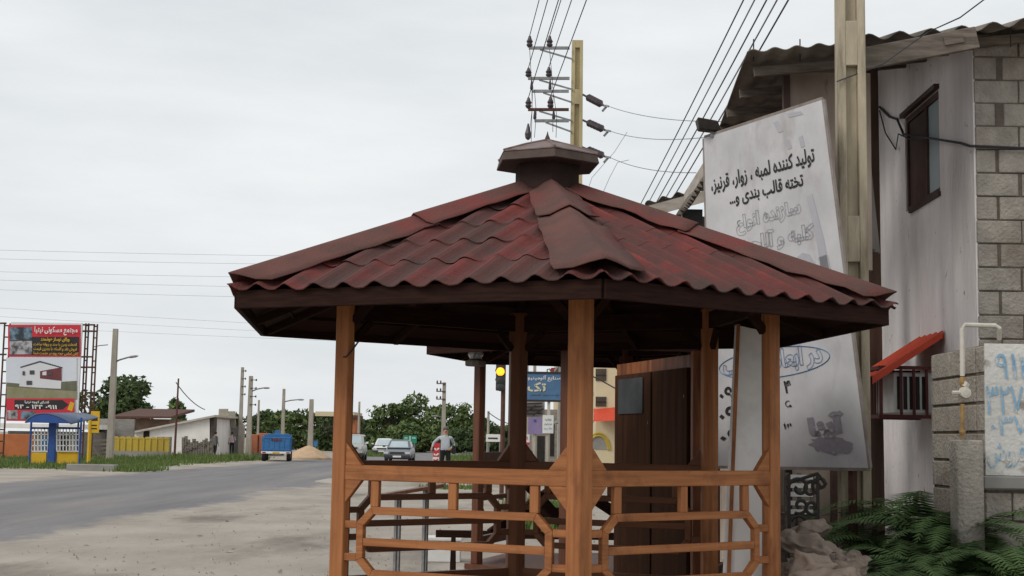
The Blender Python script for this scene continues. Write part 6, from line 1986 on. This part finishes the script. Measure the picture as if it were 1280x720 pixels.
# ------------------------------------------------------------------ people
def person(label, loc, facing, J, shirt, trousers, hair, waist, neck, cuffs, cat='person', extra=None, group=None):
    """one skin-modified figure; J = joints (local, facing -y); clothes are material regions of the one body mesh"""
    names = ['pelvis', 'chest', 'neck', 'head', 'crown', 'shL', 'elL', 'wrL', 'haL', 'shR', 'elR', 'wrR', 'haR', 'hipL', 'knL', 'anL', 'toL', 'hipR', 'knR', 'anR', 'toR', 'belly']
    rad = dict(pelvis=(.15, .11), belly=(.155, .12), chest=(.16, .115), neck=(.055, .06), head=(.078, .092), crown=(.07, .085), sh=(.062, .065), el=(.046, .046), wr=(.032, .034), ha=(.03, .045), hip=(.09, .095), kn=(.062, .065), an=(.042, .05), to=(.042, .04))
    edges = [('pelvis', 'belly'), ('belly', 'chest'), ('chest', 'neck'), ('neck', 'head'), ('head', 'crown')]
    for s in 'LR':
        edges += [('chest', 'sh' + s), ('sh' + s, 'el' + s), ('el' + s, 'wr' + s), ('wr' + s, 'ha' + s), ('pelvis', 'hip' + s), ('hip' + s, 'kn' + s), ('kn' + s, 'an' + s), ('an' + s, 'to' + s)]
    me = bpy.data.meshes.new('body')
    me.from_pydata([J[n] for n in names], [(names.index(a), names.index(b)) for a, b in edges], [])
    o = bpy.data.objects.new('body', me)
    COL.objects.link(o)
    sk = o.modifiers.new('skin', 'SKIN')
    for i, n in enumerate(names):
        k = n if n in rad else n[:-1]
        me.skin_vertices[0].data[i].radius = rad[k]
    me.skin_vertices[0].data[0].use_root = True
    ss = o.modifiers.new('sub', 'SUBSURF'); ss.levels = 2; ss.render_levels = 2
    bpy.context.view_layer.update()
    m2 = bpy.data.meshes.new_from_object(o.evaluated_get(bpy.context.evaluated_depsgraph_get()))
    bpy.data.objects.remove(o)
    m2.name = 'body'
    for m in (SKIN, shirt, trousers, BUMPER): m2.materials.append(m)
    for p in m2.polygons:
        c = p.center
        k = 1
        if c.z < .085: k = 3
        elif c.z < waist: k = 2
        elif c.z > neck: k = 0
        for s in 'LR':
            w_, e_ = Vector(J['wr' + s]), Vector(J['el' + s])
            ax = (w_ - e_).normalized()
            hd_ = Vector(J['ha' + s]); sg = hd_ - e_
            f_ = max(0, min(1.2, (c - e_).dot(sg) / sg.dot(sg)))
            if (c - w_).dot(ax) > cuffs and (c - (e_ + sg * f_)).length < .062: k = 0
        p.material_index = k
        p.use_smooth = True
    t = thing('person', label, cat, (0, 0, 0), group)
    ob = bpy.data.objects.new('body', m2); COL.objects.link(ob); ob.parent = t
    H, Cn = Vector(J['head']), Vector(J['crown'])
    # hair cap, nose, eyes, mouth
    mid = H.lerp(Cn, .5)
    b = MB()
    for j in range(5):
        pass
    rr = []
    for f, rk in ((-.02, 1.06), (.03, 1.09), (.065, 1.0), (.09, .72), (.105, .3)):
        rr.append([mid + Vector((.088 * rk * cos(a), .012 + .100 * rk * sin(a) , f + .045 + (.035 if sin(a) < -.3 and f < .04 else (-.05 if sin(a) > .2 and f < .02 else 0)))) for a in [2 * pi * k / 14 for k in range(14)]])
    b.rings(rr); b.build('hair', hair, t, smooth=True)
    fy = -.098
    b = MB(); b.rings([[mid + Vector(v) for v in q] for q in (((-.012, fy + .02, .03), (.012, fy + .02, .03), (.012, fy, .03), (-.012, fy, .03)), ((-.02, fy + .01, -.02), (.02, fy + .01, -.02), (.016, fy - .022, -.015), (-.016, fy - .022, -.015)))]); b.build('nose', SKIN, t)
    for s in (-1, 1):
        b = MB(); b.lathe([(.012, 0), (.010, -.006), (.004, -.008)], mid + Vector((s * .032, fy + .012, .028)), 8, 'Y'); b.build('eye', HAIR, t)
        b = MB(); b.lathe([(.022, -.008), (.028, 0), (.02, .008)], mid + Vector((s * .086, .01, .0)), 8, 'X'); b.build('ear', SKIN, t)
    b = MB(); b.bar(mid + Vector((-.03, fy + .006, -.037)), mid + Vector((.03, fy + .006, -.037)), .015, .012); b.build('moustache', hair if hair is HAIR else HAIR, t)
    b = MB(); b.bar(mid + Vector((-.022, fy + .012, -.056)), mid + Vector((.022, fy + .012, -.056)), .012, .008); b.build('mouth', mat('lips', (.3, .12, .1), (.25, .1, .08), 5), t)
    # fingers
    for s in 'LR':
        h, w_ = Vector(J['ha' + s]), Vector(J['wr' + s])
        d = (h - w_).normalized(); side = d.cross(Vector((0, 1, 0)))
        side = side.normalized() if side.length > .1 else Vector((1, 0, 0))
        b = MB()
        for i, l in enumerate((.065, .078, .072, .055)):
            o_ = h + Vector((0, 1, 0)) * ((i - 1.5) * .019)
            b.tube([o_, o_ + d * l * .6, o_ + d * l + side * .012], [.009, .008, .006], 5)
        th_ = w_.lerp(h, .4) + Vector((0, -.03, 0))
        b.tube([th_, th_ + d * .04 + Vector((0, -.02, 0)), th_ + d * .07 + Vector((0, -.018, 0))], [.011, .010, .007], 5)
        b.build('fingers', SKIN, t)
    t.location = loc; t.rotation_euler = (0, 0, facing)
    return t

def std_pose(armL=None, armR=None, stride=0.0):
    J = dict(pelvis=(0, 0, .95), belly=(0, -.01, 1.10), chest=(0, 0, 1.32), neck=(0, -.01, 1.50), head=(0, -.03, 1.58), crown=(0, -.025, 1.68),
             shL=(.19, 0, 1.41), elL=(.24, .03, 1.13), wrL=(.25, -.04, .89), haL=(.25, -.06, .81),
             shR=(-.19, 0, 1.41), elR=(-.24, .03, 1.13), wrR=(-.25, -.04, .89), haR=(-.25, -.06, .81),
             hipL=(.10, 0, .88), knL=(.11, -.03 - stride * .5, .48), anL=(.11, -stride, .09), toL=(.12, -stride - .15, .045),
             hipR=(-.10, 0, .88), knR=(-.11, -.02 + stride * .3, .48), anR=(-.11, stride, .09), toR=(-.12, stride - .15, .045))
    if armL: J.update(elL=armL[0], wrL=armL[1], haL=armL[2])
    if armR: J.update(elR=armR[0], wrR=armR[1], haR=armR[2])
    return J

def build_people():
    Y = 50.0
    p = gx(557, Y)
    kb = MB(); q = gx(556, Y)
    kb.rings([[Vector((q.x + rx * cos(a), Y + ry * sin(a), z)) for a in [2 * pi * k / 24 for k in range(24)]] for rx, ry, z in ((4.6, 3.4, .001), (4.1, 2.9, .10), (3.4, 2.2, .14))])
    tag(kb.build('dirt_verge', MATS['trodden dirt']), kind='structure')
    # elbow out to the board on his right (picture left), other hand at the belt holding a black bag under the arm
    J = std_pose(armR=((-.40, .02, 1.22), (-.46, -.10, 1.02), (-.47, -.13, .95)), armL=((.30, .06, 1.14), (.14, -.16, 1.00), (.07, -.19, .99)))
    man = person('man in a pale shirt and black trousers standing by a red and white board', (p.x, Y, .14), .05, J, SHIRT, TROUS, HAIRG, .98, 1.475, -.08)
    man.scale = (1.05, 1.05, 1.05)
    t = thing('shoulder_bag', 'black bag held under the arm of the man in the pale shirt', 'bag', (p.x + .29, Y - .02, 1.14))
    q = Vector((p.x + .29, Y + .02, .17))
    b = MB(); b.rings([[q + Vector((x, y, z)) for x, y in ((-.05, -.13), (.05, -.13), (.07, .13), (-.05, .13))] for z in (.86, .90, 1.12, 1.16)]); b.build('pouch', TROUS, t, bevel=.02)
    b = MB(); b.tube([q + Vector((0, -.1, 1.14)), q + Vector((-.03, -.10, 1.36)), q + Vector((-.10, 0, 1.47)), q + Vector((-.03, .1, 1.36)), q + Vector((0, .1, 1.14))], .012, 5); b.build('strap', TROUS, t)
    # red and white board
    Y2 = 49.6
    t = thing('folding_board', 'red and white lettered board standing at the elbow of the man', 'board', gx(547, Y2))
    a, e, c, d = at(543.2, 553.5, Y2), at(550.2, 554, Y2), gx(548, Y2, .13), gx(539, Y2, .13)
    b = MB(); b.prism([d, c, e, a], (0, .05, 0)); bd = b.build('panel', WHITEP, t)
    b = MB(); b.prism([d.lerp(a, .62) + Vector((0, -.012, 0)), c.lerp(e, .62) + Vector((0, -.012, 0)), e + Vector((0, -.012, 0)), a + Vector((0, -.012, 0))], (0, .008, 0)); b.build('red_field', REDP, bd)
    b = MB()
    for k in range(6):
        f = .08 + k * .15
        m_ = (d.lerp(a, f) + c.lerp(e, f)) / 2 + Vector((0, -.02, 0))
        b2 = MB(); b2.bar(m_ + Vector((-.08, 0, .03)), m_ + Vector((-.01, 0, -.03)), .006, .05, (0, 0, 1)); b2.bar(m_ + Vector((-.02, 0, -.03)), m_ + Vector((.08, 0, .04)), .006, .05, (0, 0, 1))
        b2.build('brush_mark', WHITEP if f > .58 else REDP, bd)
    b = MB(); b.bar(a.lerp(e, .5) + Vector((0, .05, -.05)), gx(546, Y2 + .45, .13), .04, .03, (1, 0, 0)); b.build('prop', RAWWOOD, t)
    # two men by the gate
    Y = 112
    p = gx(269, 99)
    person('man in grey clothes walking by the low ruined wall', (p.x, 99, 0), pi - .5, std_pose(stride=.12), GREYCL, TROUS, HAIR, .80, 1.475, .0)
    p = gx(290, 108)
    person('man in a pale pink shirt standing in front of the grey gate', (p.x, 108, 0), pi + .1, std_pose(armR=((-.27, .02, 1.14), (-.14, -.14, 1.02), (-.08, -.18, 1.02))), PINKCL, TROUS, HAIR, .98, 1.475, .0)
build_people()
#@@NEXT
